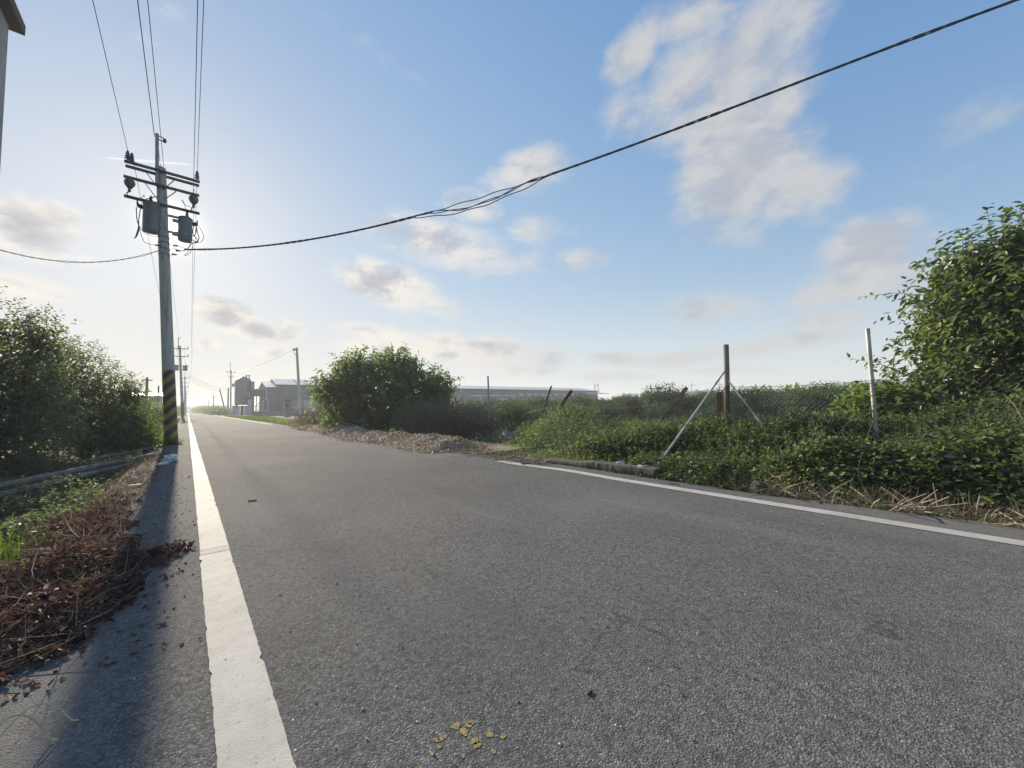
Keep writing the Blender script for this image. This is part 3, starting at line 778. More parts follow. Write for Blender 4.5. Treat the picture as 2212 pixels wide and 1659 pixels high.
# ---- the second pole, about fifty metres on, and the row behind it
def simple_pole(x, y, h, label, group=None, lean=-.008, arms=((8.4, .8),), cans=0, ext=1.0, r0=.16, bands=False, name='utility_pole', wood=False, detail=True, turn=0.0):
    root = thing(name, (x, y, 0), label, 'utility pole', group)
    mb = MB(); z0 = -.3; k = 5
    mb.tube([(x + lean * (z0 + (h - z0) * i / k), y, z0 + (h - z0) * i / k) for i in range(k + 1)], [r0 + (r0 * .68 - r0) * i / k for i in range(k + 1)], 12)
    mb.build('shaft', M['post_wood' if wood else 'pole_concrete'], root, smooth=True)
    ca, sa = math.cos(turn), math.sin(turn)
    for (z, half) in arms:
        xc = x + lean * z
        mb = MB(); mb.bar((xc - half * ca, y - .12 - half * sa, z), (xc + half * ca, y - .12 + half * sa, z), .08, .08); mb.build('crossarm', M['dark_steel'], root)
        if detail:
            for s in (-1, 1):
                mb = MB(); mb.bar((xc + s * half * .5 * ca, y - .13 + s * half * .5 * sa, z - .03), (xc, y - .13, z - .42), .04, .02); mb.build('brace', M['dark_steel'], root)
                mb = MB(); insulator(mb, (xc + s * half * .93 * ca, y - .12 + s * half * .93 * sa, z + .04), .3, .07); mb.build('insulator', M['porcelain'], root, smooth=True)
    if ext:
        mb = MB(); mb.bar((x + lean * h - .12, y - .14, h - .5), (x + lean * h - .15, y - .14, h + ext), .08, .08); mb.tube([(x + lean * h - .15, y - .14, h + ext - .05), (x + lean * h + .1, y - .14, h + ext - .06), (x + lean * h + .1, y - .14, h + ext - .16)], .02, 5); mb.build('top_extension', M['steel'], root)
    for s in ((-1, 1) if cans == 2 else ((1,) if cans else ())):
        transformer(root, (x + lean * 6 + s * .42, y - .05, 5.85), .22, .72, s)
    if bands: striped_bands(root, x, y, .12, 2.0, r0, lean, 5)
    return root
simple_pole(-.42, 62, 8.9, 'second concrete pole, small behind the near pole, carrying two transformers', 'utility poles along the left of the road', lean=-.055, arms=((8.55, .8), (7.6, .8)), cans=2, bands=True)
for i, (y, lab) in enumerate([(112, 'third pole of the left row, thin against the hazy sky'), (162, 'fourth pole of the left row with low crossarms'), (212, 'fifth pole of the left row far down the road'), (262, 'farthest pole of the left row near the road end')]):
    simple_pole(-.5, y, 8.6 - .3 * (i % 2), lab, 'utility poles along the left of the road', lean=-.012, arms=((8.2, .8), (7.2, .8), (6.3, .6)), ext=.8, detail=i < 2)
a = P(497, 783, R=100)
simple_pole(a.x + .3, a.y, a.z - 1.6, 'pole with crossarm and transformer in front of the silo', lean=-.012, arms=((8.9, .9), (7.9, .5)), cans=1, ext=1.6, turn=R(-38))
a = P(641, 751, R=58)
cpole = simple_pole(a.x + .55, a.y, a.z, 'plain bare concrete pole standing by the grey shed', lean=-.062, arms=(), ext=0, r0=.2)
mb = MB(); mb.tube([(a.x + .05, a.y - .2, a.z - .25), (a.x - .25, a.y - .2, a.z - .3), (a.x - .5, a.y - .2, a.z - .55), (a.x - .3, a.y - .2, a.z - .9), (a.x + .05, a.y - .2, a.z - 1.2)], .03, 5); mb.box((a.x - .35, a.y - .2, a.z - .3), (.3, .12, .25)); mb.build('cable_clamp', M['dark_steel'], cpole)
FAR_POLES = [(431.9, 869.7, 368, 0, 'first of the tiny leafless poles beyond the low greenery'), (441.1, 870.4, 384, 0, 'second of the tiny poles beyond the low greenery'), (451, 863.1, 269, 0, 'third tiny pole beyond the low greenery, without crossarm'),
             (461.6, 853.2, 190, 1, 'small far pole with one crossarm, left of the leaning pole'), (493.4, 837.4, 118, 0, 'thin pole touching the left side of the pole by the silo')]
for (x, y, rr, arm, lab) in FAR_POLES:
    a = P(x, y, R=rr); simple_pole(a.x, a.y, a.z, lab, 'small poles right of the road end', lean=0, arms=((a.z - .9, 1.0),) if arm else (), ext=0, r0=.2, wood=True, detail=False)
a = P(474.2, 840, R=136); simple_pole(a.x + 1.55, a.y, a.z, 'thin dark pole leaning left, near the silo', lean=-.22, arms=(), ext=0, r0=.2, wood=True, detail=False, group='small poles right of the road end')
a = P(318, 815, R=45); simple_pole(a.x, a.y, a.z, 'brown pole stump rising behind the left bushes', lean=0, arms=((a.z - .25, .35),), ext=0, r0=.12, wood=True, detail=False)
a = P(345, 1000 / 1.0 - 170, R=70); simple_pole(a.x - .1, a.y, a.z - .2, 'short far post left of the near pole', lean=0, arms=(), ext=0, r0=.12, wood=True, detail=False)
for (x, yt, rr, lab) in [(1396, 832, 165, 'far pole with a small transformer above the white tanks'), (1474, 826, 180, 'left pole of the far pair behind the leaning plank'), (1493, 825, 182, 'right pole of the far pair behind the leaning plank'), (1553, 822, 170, 'far pole seen left of the tall wooden fence post')]:
    a = P(x, yt, R=rr); simple_pole(a.x, a.y, a.z - 1, lab, 'far poles beyond the orchard', lean=0, arms=((a.z - 1.6, 1.4),), ext=1.2, r0=.22, detail=False, cans=0, turn=R(-65))

# ---- wires
def wire(name, pts, r, label, group=None, mat='wire', n=5):
    mb = MB(); mb.tube(pts, r, n); return tag(mb.build(name, M[mat], smooth=True), label, 'cable', group)
BACK = -36
for (a, b, s, lab) in [((-1.36, PY - .14, 7.79), (-1.1, BACK, 7.9), .5, 'leftmost overhead wire running up from the left insulator'), ((-.86, PY - .12, 8.42), (-.75, BACK, 8.6), .5, 'thick overhead wire fixed to the steel pole top'),
                       ((-.66, PY, 7.72), (-.58, BACK, 8.0), .28, 'thin overhead wire rising just right of the pole top'), ((-.01, PY - .16, 7.06), (-.1, BACK, 8.4), .2, 'overhead wire rising from the right fuse cutout'), ((.06, PY - .14, 7.79), (.0, BACK, 8.1), .4, 'rightmost overhead wire rising from the right insulator')]:
    wire('power_line', sag_wire(a, b, s, 40), .0085 if 'thick' in lab else .0062, lab, 'overhead wires towards the camera')
for (a, b, s, lab) in [((-1.28, PY, 7.76), (-1.55, 61.9, 8.85), .6, 'span wire behind the pole, leftmost of the four'), ((-.8, PY, 8.42), (-.95, 61.9, 9.75), .5, 'span wire from steel top to the second pole'), ((.06, PY, 7.75), (.22, 61.9, 8.85), .6, 'span wire behind the pole, rightmost of the four'), ((.0, PY + .1, 7.35), (.2, 61.9, 7.95), .6, 'lower span wire right of the pole')]:
    wire('power_line', sag_wire(a, b, s), .0062, lab, 'span wires to the second pole')
for i in range(3):
    wire('power_line', sag_wire((-1.2 + i * .75, 62, 8.8), (-1.2 + i * .75, 112, 8.4), .7), .012, ['left', 'middle', 'right'][i] + ' far span wire between the second and third poles', 'far span wires')
s_ = P(497, 840, R=100)
for i, (z0, z1) in enumerate([(5.6, 0.0), (5.3, -.25), (5.0, -.75)]):
    wire('power_line', sag_wire((-.2, 62, z0), (s_.x, s_.y, s_.z + z1), .55), .014, ['upper', 'middle', 'lower'][i] + ' cable crossing from the second pole to the silo pole', 'cables crossing the road')
c_ = Vector((P(641, 751, R=58))) - Vector((.4, .2, .3))
wire('power_line', sag_wire(P(503, 803, R=100), c_, .5), .016, 'cable from the silo pole up to the bare concrete pole')
wire('power_line', sag_wire(P(410, 805, R=112), P(500, 806, R=100), .5), .014, 'far cable dipping between the left row and silo pole')
wire('power_line', sag_wire(P(398, 838, R=162), P(474, 842, R=136), .5), .016, 'farthest cable crossing to the leaning pole')
wire('power_line', sag_wire(P(1396, 835, R=165), P(1553, 825, R=170), .5), .02, 'far wires strung between poles beyond the orchard')

# twisted service cable over the road: four strands, hanging apart in one place
A = Vector((-.16, PY - .1, 5.43)); Bc = Vector((10.6, -2.75, 7.35))
def cable_pt(s):
    p = A.lerp(Bc, s); p.z = 5.43 + (-2.27) * s + 4.2 * s * s if False else p.z
    return p
# heights read along the cable (share of the span, z)
CS = np.array([0, .02, .105, .199, .283, .371, .486, .575, .681, .764, .882, 1.0]); CZ = np.array([5.43, 5.41, 5.19, 5.08, 5.12, 5.17, 5.41, 5.70, 6.06, 6.40, 6.79, 7.15])
cf = np.polyfit(CS, CZ, 4)
svc = thing('service_cable', A, 'thick twisted cable sagging from the pole to the upper right', 'cable')
for k in range(4):
    pts = []
    for i in range(421):
        s = i / 420; p = A.lerp(Bc, s); p.z = float(np.polyval(cf, s))
        tw = s * 150 + k * math.pi / 2; hr = .0125 * (1 + .5 * max(0, math.sin(s * 40)) ** 4)
        u = Vector((Bc.y - A.y, A.x - Bc.x, 0)).normalized()
        p += u * math.cos(tw) * hr + Vector((0, 0, 1)) * math.sin(tw) * hr
        lo, hi, dp = [(.372, .5, 0), (.385, .51, .13), (.395, .50, .15), (.365, .535, .20)][k]
        if lo < s < hi:
            t = (s - lo) / (hi - lo); p.z -= dp * (math.sin(math.pi * t) ** 1.0) * (1.25 - .5 * t)
        pts.append(p)
    mb = MB(); mb.tube(pts, .0095, 5); mb.build('strand', M['cable'], svc, smooth=True)
# thin twisted drop wire to the house on the left
A2 = Vector((-.66, PY - .1, 5.30)); B2 = Vector((-3.3, 13.2, 4.45))
drop = thing('drop_wire', A2, 'thin twisted wire drooping from the pole to the left house', 'cable')
for k in range(2):
    pts = []
    base = sag_wire(A2, B2, .34, 120)
    for i, p in enumerate(base):
        tw = i * .55 + k * math.pi; h = .009 + .012 * max(0, math.sin(i * .11)) ** 6
        pts.append(p + Vector((0, math.cos(tw) * h, math.sin(tw) * h)))
    mb = MB(); mb.tube(pts, .006, 5); mb.build('strand', M['cable'], drop, smooth=True)

# ================================================================== buildings
house = thing('house', (-3.3, 13.6, 0), 'tall grey house wall with overhanging roof slab at the left edge', 'house')
mb = MB(); mb.box2((-9, 7, -.4), (-3.3, 13.6, 9.72)); mb.build('wall', M['render_wall'], house, bevel=.02)
mb = MB(); mb.box2((-9.2, 6.7, 9.72), (-3.10, 13.78, 9.97)); mb.build('roof_slab', M['old_concrete'], house, bevel=.02)
for z in (4.2, 7.2):
    for y in (8.6, 11.4):
        mb = MB(); mb.box2((-3.3, y - .55, z), (-3.27, y + .55, z + 1.2)); w = mb.build('window', M['glass'], house)
        mb = MB()
        for (y0, y1, z0, z1) in [(y - .6, y - .55, z - .05, z + 1.25), (y + .55, y + .6, z - .05, z + 1.25), (y - .55, y + .55, z - .05, z), (y - .55, y + .55, z + 1.2, z + 1.25), (y - .02, y + .02, z, z + 1.2)]: mb.box2((-3.302, y0, z0), (-3.24, y1, z1))
        mb.build('frame', M['trim'], w)

# grey sheet shed down the road: porch gable towards the road, long hall behind it
def sheet_wall(mb, a, b, z0, z1, step=.35, d=.03, top=None):
    """profiled wall from a to b; top(t) gives the upper edge"""
    a, b = Vector(a), Vector(b); L = (b - a).length; n = max(int(L / step), 2); u = (b - a).normalized(); nrm = Vector((u.y, -u.x, 0))
    vs = []; k = 0
    for i in range(n):
        for (t, o) in ((0, 0), (.55, 0), (.6, d), (.95, d)):
            q = (i + t) / n; p = a.lerp(b, q) + nrm * o; zt = top(q) if top else z1
            vs += [(p.x, p.y, z0), (p.x, p.y, zt)]; k += 1
    p = b; vs += [(p.x, p.y, z0), (p.x, p.y, top(1) if top else z1)]; k += 1
    mb.add(vs, [(2 * i, 2 * i + 2, 2 * i + 3, 2 * i + 1) for i in range(k - 1)])

def sheet_roof(mb, p00, p10, p01, p11, n, d=.04, th=.05):
    """ribbed roof plane: p00-p10 along the eave, p01-p11 along the ridge"""
    p00, p10, p01, p11 = map(Vector, (p00, p10, p01, p11)); up = (p10 - p00).cross(p01 - p00).normalized()
    if up.z < 0: up = -up
    vs = []; k = 0
    for i in range(n):
        for (t, o) in ((0, 0), (.7, 0), (.75, d), (.95, d)):
            q = (i + t) / n; vs += [p00.lerp(p10, q) + up * o, p01.lerp(p11, q) + up * o]; k += 1
    vs += [p10, p11]; k += 1
    mb.add(vs, [(2 * i, 2 * i + 2, 2 * i + 3, 2 * i + 1) for i in range(k - 1)])
    mb.add([p00 - up * th, p10 - up * th, p11 - up * th, p01 - up * th], [(0, 3, 2, 1)])

shed = thing('shed', (11.2, 84.3, 0), 'grey metal shed with pale roof behind the concrete pole', 'shed')
mb = MB(); sheet_wall(mb, (11.2, 84.3, 0), (30, 84.3, 0), -.2, 5.12); mb.build('front_wall', M['metal_wall'], shed)
mb = MB(); sheet_wall(mb, (11.2, 93.7, 0), (11.2, 84.3, 0), -.2, 5.12, top=lambda t: 5.12 + 1.2 * (1 - abs(2 * t - 1))); mb.build('gable_wall', M['metal_wall'], shed)
mb = MB(); sheet_wall(mb, (30, 93.7, 0), (11.2, 93.7, 0), -.2, 5.12); sheet_wall(mb, (30, 84.3, 0), (30, 93.7, 0), -.2, 5.12, top=lambda t: 5.12 + 1.7 * (1 - abs(2 * t - 1))); mb.build('rear_wall', M['metal_wall'], shed)
mb = MB(); sheet_roof(mb, (11.0, 84.0, 5.10), (13.2, 84.0, 5.10), (11.0, 89, 6.36), (13.2, 89, 6.36), 6); sheet_roof(mb, (13.2, 94, 5.1), (11.0, 94, 5.1), (13.2, 89, 6.36), (11.0, 89, 6.36), 6); mb.build('porch_roof', M['roof_sheet'], shed)
mb = MB(); sheet_roof(mb, (12.6, 83.9, 5.62), (30.3, 83.9, 5.62), (12.6, 89, 6.95), (30.3, 89, 6.95), 40); sheet_roof(mb, (30.3, 94.1, 5.62), (12.6, 94.1, 5.62), (30.3, 89, 6.95), (12.6, 89, 6.95), 40); mb.build('hall_roof', M['roof_sheet'], shed)
mb = MB(); mb.box2((13.3, 84.22, 5.13), (30, 84.34, 5.6)); mb.build('eave_strip', surf('rusty_eave', (.22, .19, .17), (.16, .12, .1), 1.5, .7), shed)
for x in (16.4, 20.6, 24.6):
    mb = MB(); mb.bar((x, 83.85, 5.7), (x, 89, 7.05), .16, .05); mb.build('roof_seam', M['dark_steel'], shed)
mb = MB(); mb.box2((11.14, 84.2, -.2), (11.30, 84.28, 5.1)); mb.build('corner_trim', M['trim'], shed)
for x0 in (14.0, 20.2):
    mb = MB(); mb.box2((x0, 84.18, 1.3), (x0 + 2.3, 84.24, 2.5)); w = mb.build('window', M['glass'], shed)
    mb = MB()
    for i in range(9): mb.box2((x0 + i * 2.3 / 8 - .03, 84.12, 1.3), (x0 + i * 2.3 / 8 + .03, 84.17, 2.5))
    for z in (1.3, 1.6, 1.9, 2.2, 2.5): mb.box2((x0 - .05, 84.07, z - .03), (x0 + 2.35, 84.115, z + .03))
    mb.box2((x0 - .15, 83.98, 1.12), (x0 + 2.45, 84.06, 1.26)); mb.build('window_grille', M['trim'], w)
mb = MB(); mb.box2((17.4, 84.17, -.1), (19.3, 84.24, 2.7)); dr = mb.build('roller_door', M['white_panel'], shed)
for z in np.arange(.25, 2.6, .3):
    mb = MB(); mb.box2((17.4, 84.13, z), (19.3, 84.165, z + .05)); mb.build('slat', M['trim'], dr)
mb = MB(); mb.tube([(13.35, 84.1, 5.2), (13.35, 84.1, .1)], .06, 8); mb.build('downpipe', M['pvc'], shed, smooth=True)
mb = MB(); mb.box2((11.9, 84.0, 3.55), (12.3, 84.15, 3.62)); mb.lathe((12.1, 83.95, 3.4), [(.13, 0), (.1, .12), (.03, .16)], 10); mb.build('wall_lamp', M['trim'], shed)

silo = thing('silo', (8.05, 89.6, 0), 'grey metal silo with conical cap beside the pole', 'silo')
mb = MB(); mb.lathe((8.05, 89.6, 1.9), [(1.3, 0), (1.3, 1.4), (1.33, 1.42), (1.33, 1.5), (1.3, 1.52), (1.3, 3.0), (1.33, 3.02), (1.33, 3.1), (1.3, 3.12), (1.3, 4.65), (1.36, 4.67), (1.36, 4.72), (.3, 5.45), (0.05, 5.5)], 24); mb.build('silo_body', M['silo'], silo, smooth=True)
for x in (8.55, 8.95):
    mb = MB(); mb.tube([(x, 89.2, 6.6), (x, 89.2, 7.55)], .09, 8); mb.lathe((x, 89.2, 7.5), [(.13, 0), (.13, .12), (.02, .2)], 8); mb.build('vent_pipe', M['rust'], silo, smooth=True)
mb = MB(); mb.tube([(9.25, 88.3, 4.4), (9.2, 88.3, 3.7), (8.75, 88.25, 3.1), (8.5, 88.25, 2.6), (8.5, 88.25, 1.9)], .13, 8); mb.build('duct', M['pvc'], silo, smooth=True)
mb = MB(); mb.bar((6.78, 89.0, 2.4), (6.78, 89.0, 6.2), .12, .12); mb.build('ladder_rail', M['trim'], silo)
for x, y in ((7.1, 88.7), (9.0, 88.7), (7.1, 90.5), (9.0, 90.5)):
    mb = MB(); mb.bar((x, y, 0), (x, y, 2.1), .2, .2); mb.build('leg', M['dark_steel'], silo)
mb = MB(); mb.box2((9.15, 88.4, 0), (9.75, 89.4, 6.35)); mb.build('lift_tower', M['silo'], silo, bevel=.03)
mb = MB(); mb.box2((7.3, 88.0, 3.2), (9.1, 88.25, 4.4)); mb.build('control_box', M['silo'], silo, bevel=.02)

canopy = thing('canopy', (10.3, 88, 0), 'open canopy roof joining the silo and the shed', 'canopy')
mb = MB(); mb.box2((9.8, 86.8, 3.55), (11.15, 90.2, 4.75)); mb.build('fascia', M['metal_wall'], canopy)
mb = MB(); mb.box2((9.75, 86.6, 4.76), (11.12, 90.4, 4.86)); mb.build('roof', M['roof_sheet'], canopy)
for x in (9.95, 10.9):
    mb = MB(); mb.bar((x, 87, 0), (x, 87, 3.55), .12, .12); mb.build('post', M['dark_steel'], canopy)
mb = MB(); mb.bar((9.95, 87.1, 1.7), (10.9, 87.1, 2.9), .1, .1); mb.build('brace', M['dark_steel'], canopy)

yard = thing('yard_fence', (8, 82, 0), 'pale panel fence in front of the silo', 'fence')
for i, (x0, x1, m) in enumerate([(5.9, 6.35, 'white_panel'), (6.4, 7.0, 'white_panel'), (7.05, 7.55, 'rust'), (7.6, 8.1, 'white_panel')]):
    mb = MB(); mb.box2((x0, 82 + .02 * (i % 2), 0), (x1, 82.06 + .02 * (i % 2), 1.55 if i else 1.7)); mb.build('panel', M[m], yard)
mb = MB(); mb.box2((5.85, 82.09, 1.5), (8.15, 82.19, 1.66)); mb.build('top_rail', M['trim'], yard)
cab = thing('control_cabinet', (8.4, 82, 0), 'narrow pale electric cabinet beside the yard fence', 'cabinet')
mb = MB(); mb.box2((8.15, 81.9, 0), (8.75, 82.5, 2.75)); mb.build('body', M['trim'], cab, bevel=.02)
mb = MB(); mb.box2((8.2, 81.86, .3), (8.7, 81.895, 2.6)); mb.build('door', M['white_panel'], cab)
mb = MB(); mb.box2((8.6, 81.82, 1.3), (8.64, 81.858, 1.5)); mb.build('handle', M['dark_steel'], cab)
gate = thing('yard_gate', (9.4, 82, 0), 'low barred gate between the cabinet and canopy', 'gate')
for x in (8.85, 9.25, 9.65, 10.05):
    mb = MB(); mb.bar((x, 82, 0), (x, 82, 1.6), .06, .06); mb.build('bar', M['dark_steel'], gate)
for z in (.25, .9, 1.55):
    mb = MB(); mb.bar((8.8, 81.96, z), (10.1, 81.96, z), .03, .06); mb.build('rail', M['dark_steel'], gate)
door = thing('white_frame', (10.9, 82.3, 0), 'white framed panel leaning by the shed corner', 'frame')
mb = MB(); c = [(10.35, 82.3, .7), (11.15, 82.3, .6), (11.25, 82.3, 2.75), (10.45, 82.3, 2.6)]
for i in range(4): mb.bar(c[i], c[(i + 1) % 4], .1, .12)
mb.build('frame_bars', M['white_truck'], door)
mb = MB(); mb.bar((10.4, 82.3, .7), (10.4, 82.3, 0), .08, .08); mb.bar((11.1, 82.3, .7), (11.1, 82.3, 0), .08, .08); mb.build('leg', M['white_truck'], door)
mb = MB(); mb.add([(q[0], 82.34, q[2]) for q in c], [(0, 1, 2, 3)]); mb.build('panel', M['metal_wall'], door)
mb = MB(); mb.box2((8.9, 81.0, -.1), (18, 81.15, .62)); tag(mb.build('yard_wall', M['concrete'], bevel=.02), 'low pale block wall along the shed yard', 'wall')
shr = thing('roadside_kiosk', P(622, 884, R=57), 'small weathered kiosk with red brick front beside the bare pole', 'kiosk')
k = P(622, 884, R=57)
mb = MB(); mb.box2((k.x - .35, k.y, -.1), (k.x + .3, k.y + .6, 2.0)); mb.build('body', M['concrete'], shr, bevel=.03)
mb = MB(); mb.box2((k.x - .30, k.y - .04, 1.15), (k.x - .08, k.y - .002, 1.75)); mb.build('brick_front', M['brick_red'], shr)
mb = MB(); mb.box2((k.x - .45, k.y - .1, 2.0), (k.x + .4, k.y + .7, 2.12)); mb.build('roof', M['old_concrete'], shr, bevel=.02)
mbx = thing('meter_box', (k.x + 1.05, k.y, 0), 'little white box on a post right of the kiosk', 'meter box')
mb = MB(); mb.box2((k.x + .85, k.y - .1, .85), (k.x + 1.25, k.y + .15, 1.45)); mb.build('box', M['white_panel'], mbx, bevel=.02)
mb = MB(); mb.bar((k.x + 1.05, k.y, -.1), (k.x + 1.05, k.y, .85), .08, .08); mb.build('post', M['dark_steel'], mbx)

# long grey warehouse across the fields
wh = thing('warehouse', (48.5, 76, 0), 'long low grey warehouse across the orchard', 'warehouse')
mb = MB(); sheet_wall(mb, (48.5, 76, 0), (99.5, 76, 0), -.6, 5.0, .6, .05); mb.build('front_wall', M['metal_wall2'], wh)
mb = MB(); sheet_wall(mb, (48.5, 92, 0), (48.5, 76, 0), -.6, 5.0, .6, .05, top=lambda t: 5.0 + 1.15 * (1 - abs(2 * t - 1))); mb.build('gable_wall', M['metal_wall2'], wh)
mb = MB(); sheet_wall(mb, (99.5, 76, 0), (99.5, 92, 0), -.6, 5.0, .6, .05, top=lambda t: 5.0 + 1.15 * (1 - abs(2 * t - 1))); mb.build('gable_wall', M['metal_wall2'], wh)
mb = MB(); sheet_roof(mb, (48, 75.6, 5.0), (99.9, 75.6, 5.0), (48, 84, 6.2), (99.9, 84, 6.2), 70); sheet_roof(mb, (99.9, 92.4, 5.0), (48, 92.4, 5.0), (99.9, 84, 6.2), (48, 84, 6.2), 70); mb.build('roof', M['roof_sheet'], wh)
mb = MB(); mb.box2((48, 75.42, 4.82), (99.9, 75.56, 4.99)); mb.build('gutter', M['dark_steel'], wh)
for zx in (770, 835, 895, 955, 1010, 1070, 1140, 1215):
    a = P((1700 + zx / 2.212) / 1.823, 853.5, Y=75.9); mb = MB()
    mb.add([(a.x - .7, 75.9, a.z + .45), (a.x + .7, 75.9, a.z + .45), (a.x + .7, 75.1, a.z + .1), (a.x - .7, 75.1, a.z + .1), (a.x - .7, 75.1, a.z - .25), (a.x + .7, 75.1, a.z - .25), (a.x - .7, 75.9, a.z - .25), (a.x + .7, 75.9, a.z - .25)],
           [(0, 3, 2, 1), (3, 4, 5, 2), (0, 6, 4, 3), (1, 2, 5, 7), (4, 6, 7, 5)]); mb.build('vent_hood', M['trim'], wh)
a = P(1290, 849, Y=75); mb = MB(); mb.add([(90, 75.5, 4.45), (100.6, 75.5, 4.45), (100.6, 72.5, 4.1), (90, 72.5, 4.1), (90, 72.5, 3.95), (100.6, 72.5, 3.95)], [(0, 3, 2, 1), (3, 4, 5, 2)]); mb.build('side_canopy', M['roof_sheet'], wh)
mb = MB()
b = P(1290.5, 840, Y=76).x
for dx in (0, 1.7): mb.bar((b + dx, 77, 4.9), (b + dx, 77, 7.4), .16, .16)
mb.bar((b, 77, 6.9), (b + 1.7, 77, 6.9), .12, .12); mb.build('roof_frame', M['steel'], wh)
mb = MB(); mb.bar((101, 75, -.6), (104.5, 72, 3.1), 1.2, .12); mb.build('conveyor', M['steel'], wh)
lc = thing('loading_canopy', (58, 70, -.6), 'pale flat canopy before the warehouse wall', 'canopy')
a, b = P(1027, 857, Y=71), P(1105, 857.5, Y=71)
mb = MB(); mb.box2((a.x, 69.5, a.z + .1), (b.x, 73, a.z + .3)); mb.build('roof', M['roof_sheet'], lc)
for x in (a.x + .6, (a.x + b.x) / 2, b.x - .6):
    mb = MB(); mb.bar((x, 69.9, -.6), (x, 69.9, a.z + .1), .2, .2); mb.build('post', M['trim'], lc)
# white truck under the canopy
a = P(1079, 858, Y=68); tx, ty = a.x, 68
tr = thing('truck', (tx, ty, -.6), 'white truck parked before the warehouse, mostly hidden by bushes', 'truck')
mb = MB(); sec = [(0, 0), (0, 1.35), (.35, 2.3), (1.7, 2.4), (1.8, 0)]
mb.add([(tx + x, ty + y, z + .1) for y in (-1, 1) for x, z in sec], [(0, 1, 2, 3, 4), (9, 8, 7, 6, 5)] + [(i, i + 5, (i + 1) % 5 + 5, (i + 1) % 5) for i in range(5)]); mb.build('cab', M['white_truck'], tr, bevel=.06)
mb = MB(); mb.add([(tx - .01, ty - .85, 1.55), (tx - .01, ty + .85, 1.55), (tx + .27, ty + .8, 2.28), (tx + .27, ty - .8, 2.28)], [(0, 1, 2, 3)]); mb.add([(tx + .45, ty - 1.01, 1.5), (tx + 1.5, ty - 1.01, 1.5), (tx + 1.5, ty - 1.01, 2.2), (tx + .6, ty - 1.01, 2.2)], [(0, 1, 2, 3)]); mb.build('window', M['glass'], tr)
mb = MB(); mb.box2((tx + 1.9, ty - 1.05, .4), (tx + 6, ty + 1.05, 1.3)); mb.build('cargo_bed', M['white_truck'], tr, bevel=.03)
for x in (.9, 4.8):
    for s in (-1, 1):
        mb = MB(); mb.lathe((tx + x, ty + s * .95, -.15), [(.25, -.12), (.45, -.1), (.45, .1), (.25, .12)], 16, (0, 1, 0)); mb.build('wheel', M['black_plastic'], tr, smooth=True)

# far farm buildings and tanks right of the warehouse
def far_shed(x0, x1, ytop, rr, h, label, mat='metal_wall2', depth=14):
    a, b = P(x0, ytop, R=rr), P(x1, ytop, R=rr); z = max(a.z, b.z)
    u = Vector((b.x - a.x, b.y - a.y, 0)); n = Vector((-u.y, u.x, 0)).normalized()
    if n.x < 0: n = -n
    root = thing('farm_shed', (a.x, a.y, -.6), label, 'shed', 'far farm sheds')
    A0, B0 = Vector((a.x, a.y, 0)), Vector((b.x, b.y, 0)); e = z - 1.2
    mb = MB(); vs = []
    for q in (A0, B0, B0 + n * depth, A0 + n * depth): vs += [(q.x, q.y, -.6), (q.x, q.y, e)]
    ra, rb = A0 + n * depth / 2, B0 + n * depth / 2; vs += [(ra.x, ra.y, z), (rb.x, rb.y, z)]
    mb.add(vs, [(0, 2, 3, 1), (2, 4, 5, 9, 3), (4, 6, 7, 5), (6, 0, 1, 8, 7)]); mb.build('wall', M[mat], root)
    mb = MB(); o = n * .5
    mb.add([A0 - o + Vector((0, 0, e)), B0 - o + Vector((0, 0, e)), rb + Vector((0, 0, z + .05)), ra + Vector((0, 0, z + .05)), B0 + n * depth + o + Vector((0, 0, e)), A0 + n * depth + o + Vector((0, 0, e))], [(0, 1, 2, 3), (3, 2, 4, 5)]); mb.build('roof', M['roof_sheet'], root)
far_shed(1418, 1470, 846.5, 190, 0, 'far grey shed roof left of the tilted plank')
far_shed(1455, 1530, 844, 215, 0, 'far pale shed roof right of the tilted plank')
far_shed(1530, 1575, 843, 240, 0, 'farthest low roof touching the wooden post', 'render_wall')
far_shed(1345, 1382, 850.5, 180, 0, 'small far hut roof right of the warehouse', 'render_wall', 8)
for (x, lab) in [(1388, 'left cream water tank beside the far pole'), (1403, 'right cream water tank beside the far pole'), (1487, 'left cream water tank on the far shed'), (1500, 'right cream water tank on the far shed')]:
    a = P(x, 850, R=172); tk = thing('water_tank', (a.x, a.y, -.6), lab, 'water tank', 'cream water tanks')
    mb = MB(); mb.lathe((a.x, a.y, 1.2), [(1.6, 0), (1.7, .2), (1.7, 3.2), (1.4, 3.8), (.4, 4.2), (.1, 4.3)], 18); mb.build('tank_body', M['tank_white'], tk, smooth=True)
    mb = MB()
    for s in (-1, 1):
        for q in (-1, 1): mb.bar((a.x + s, a.y + q, -.6), (a.x + s, a.y + q, 1.25), .25, .25)
    mb.build('stand', M['dark_steel'], tk)
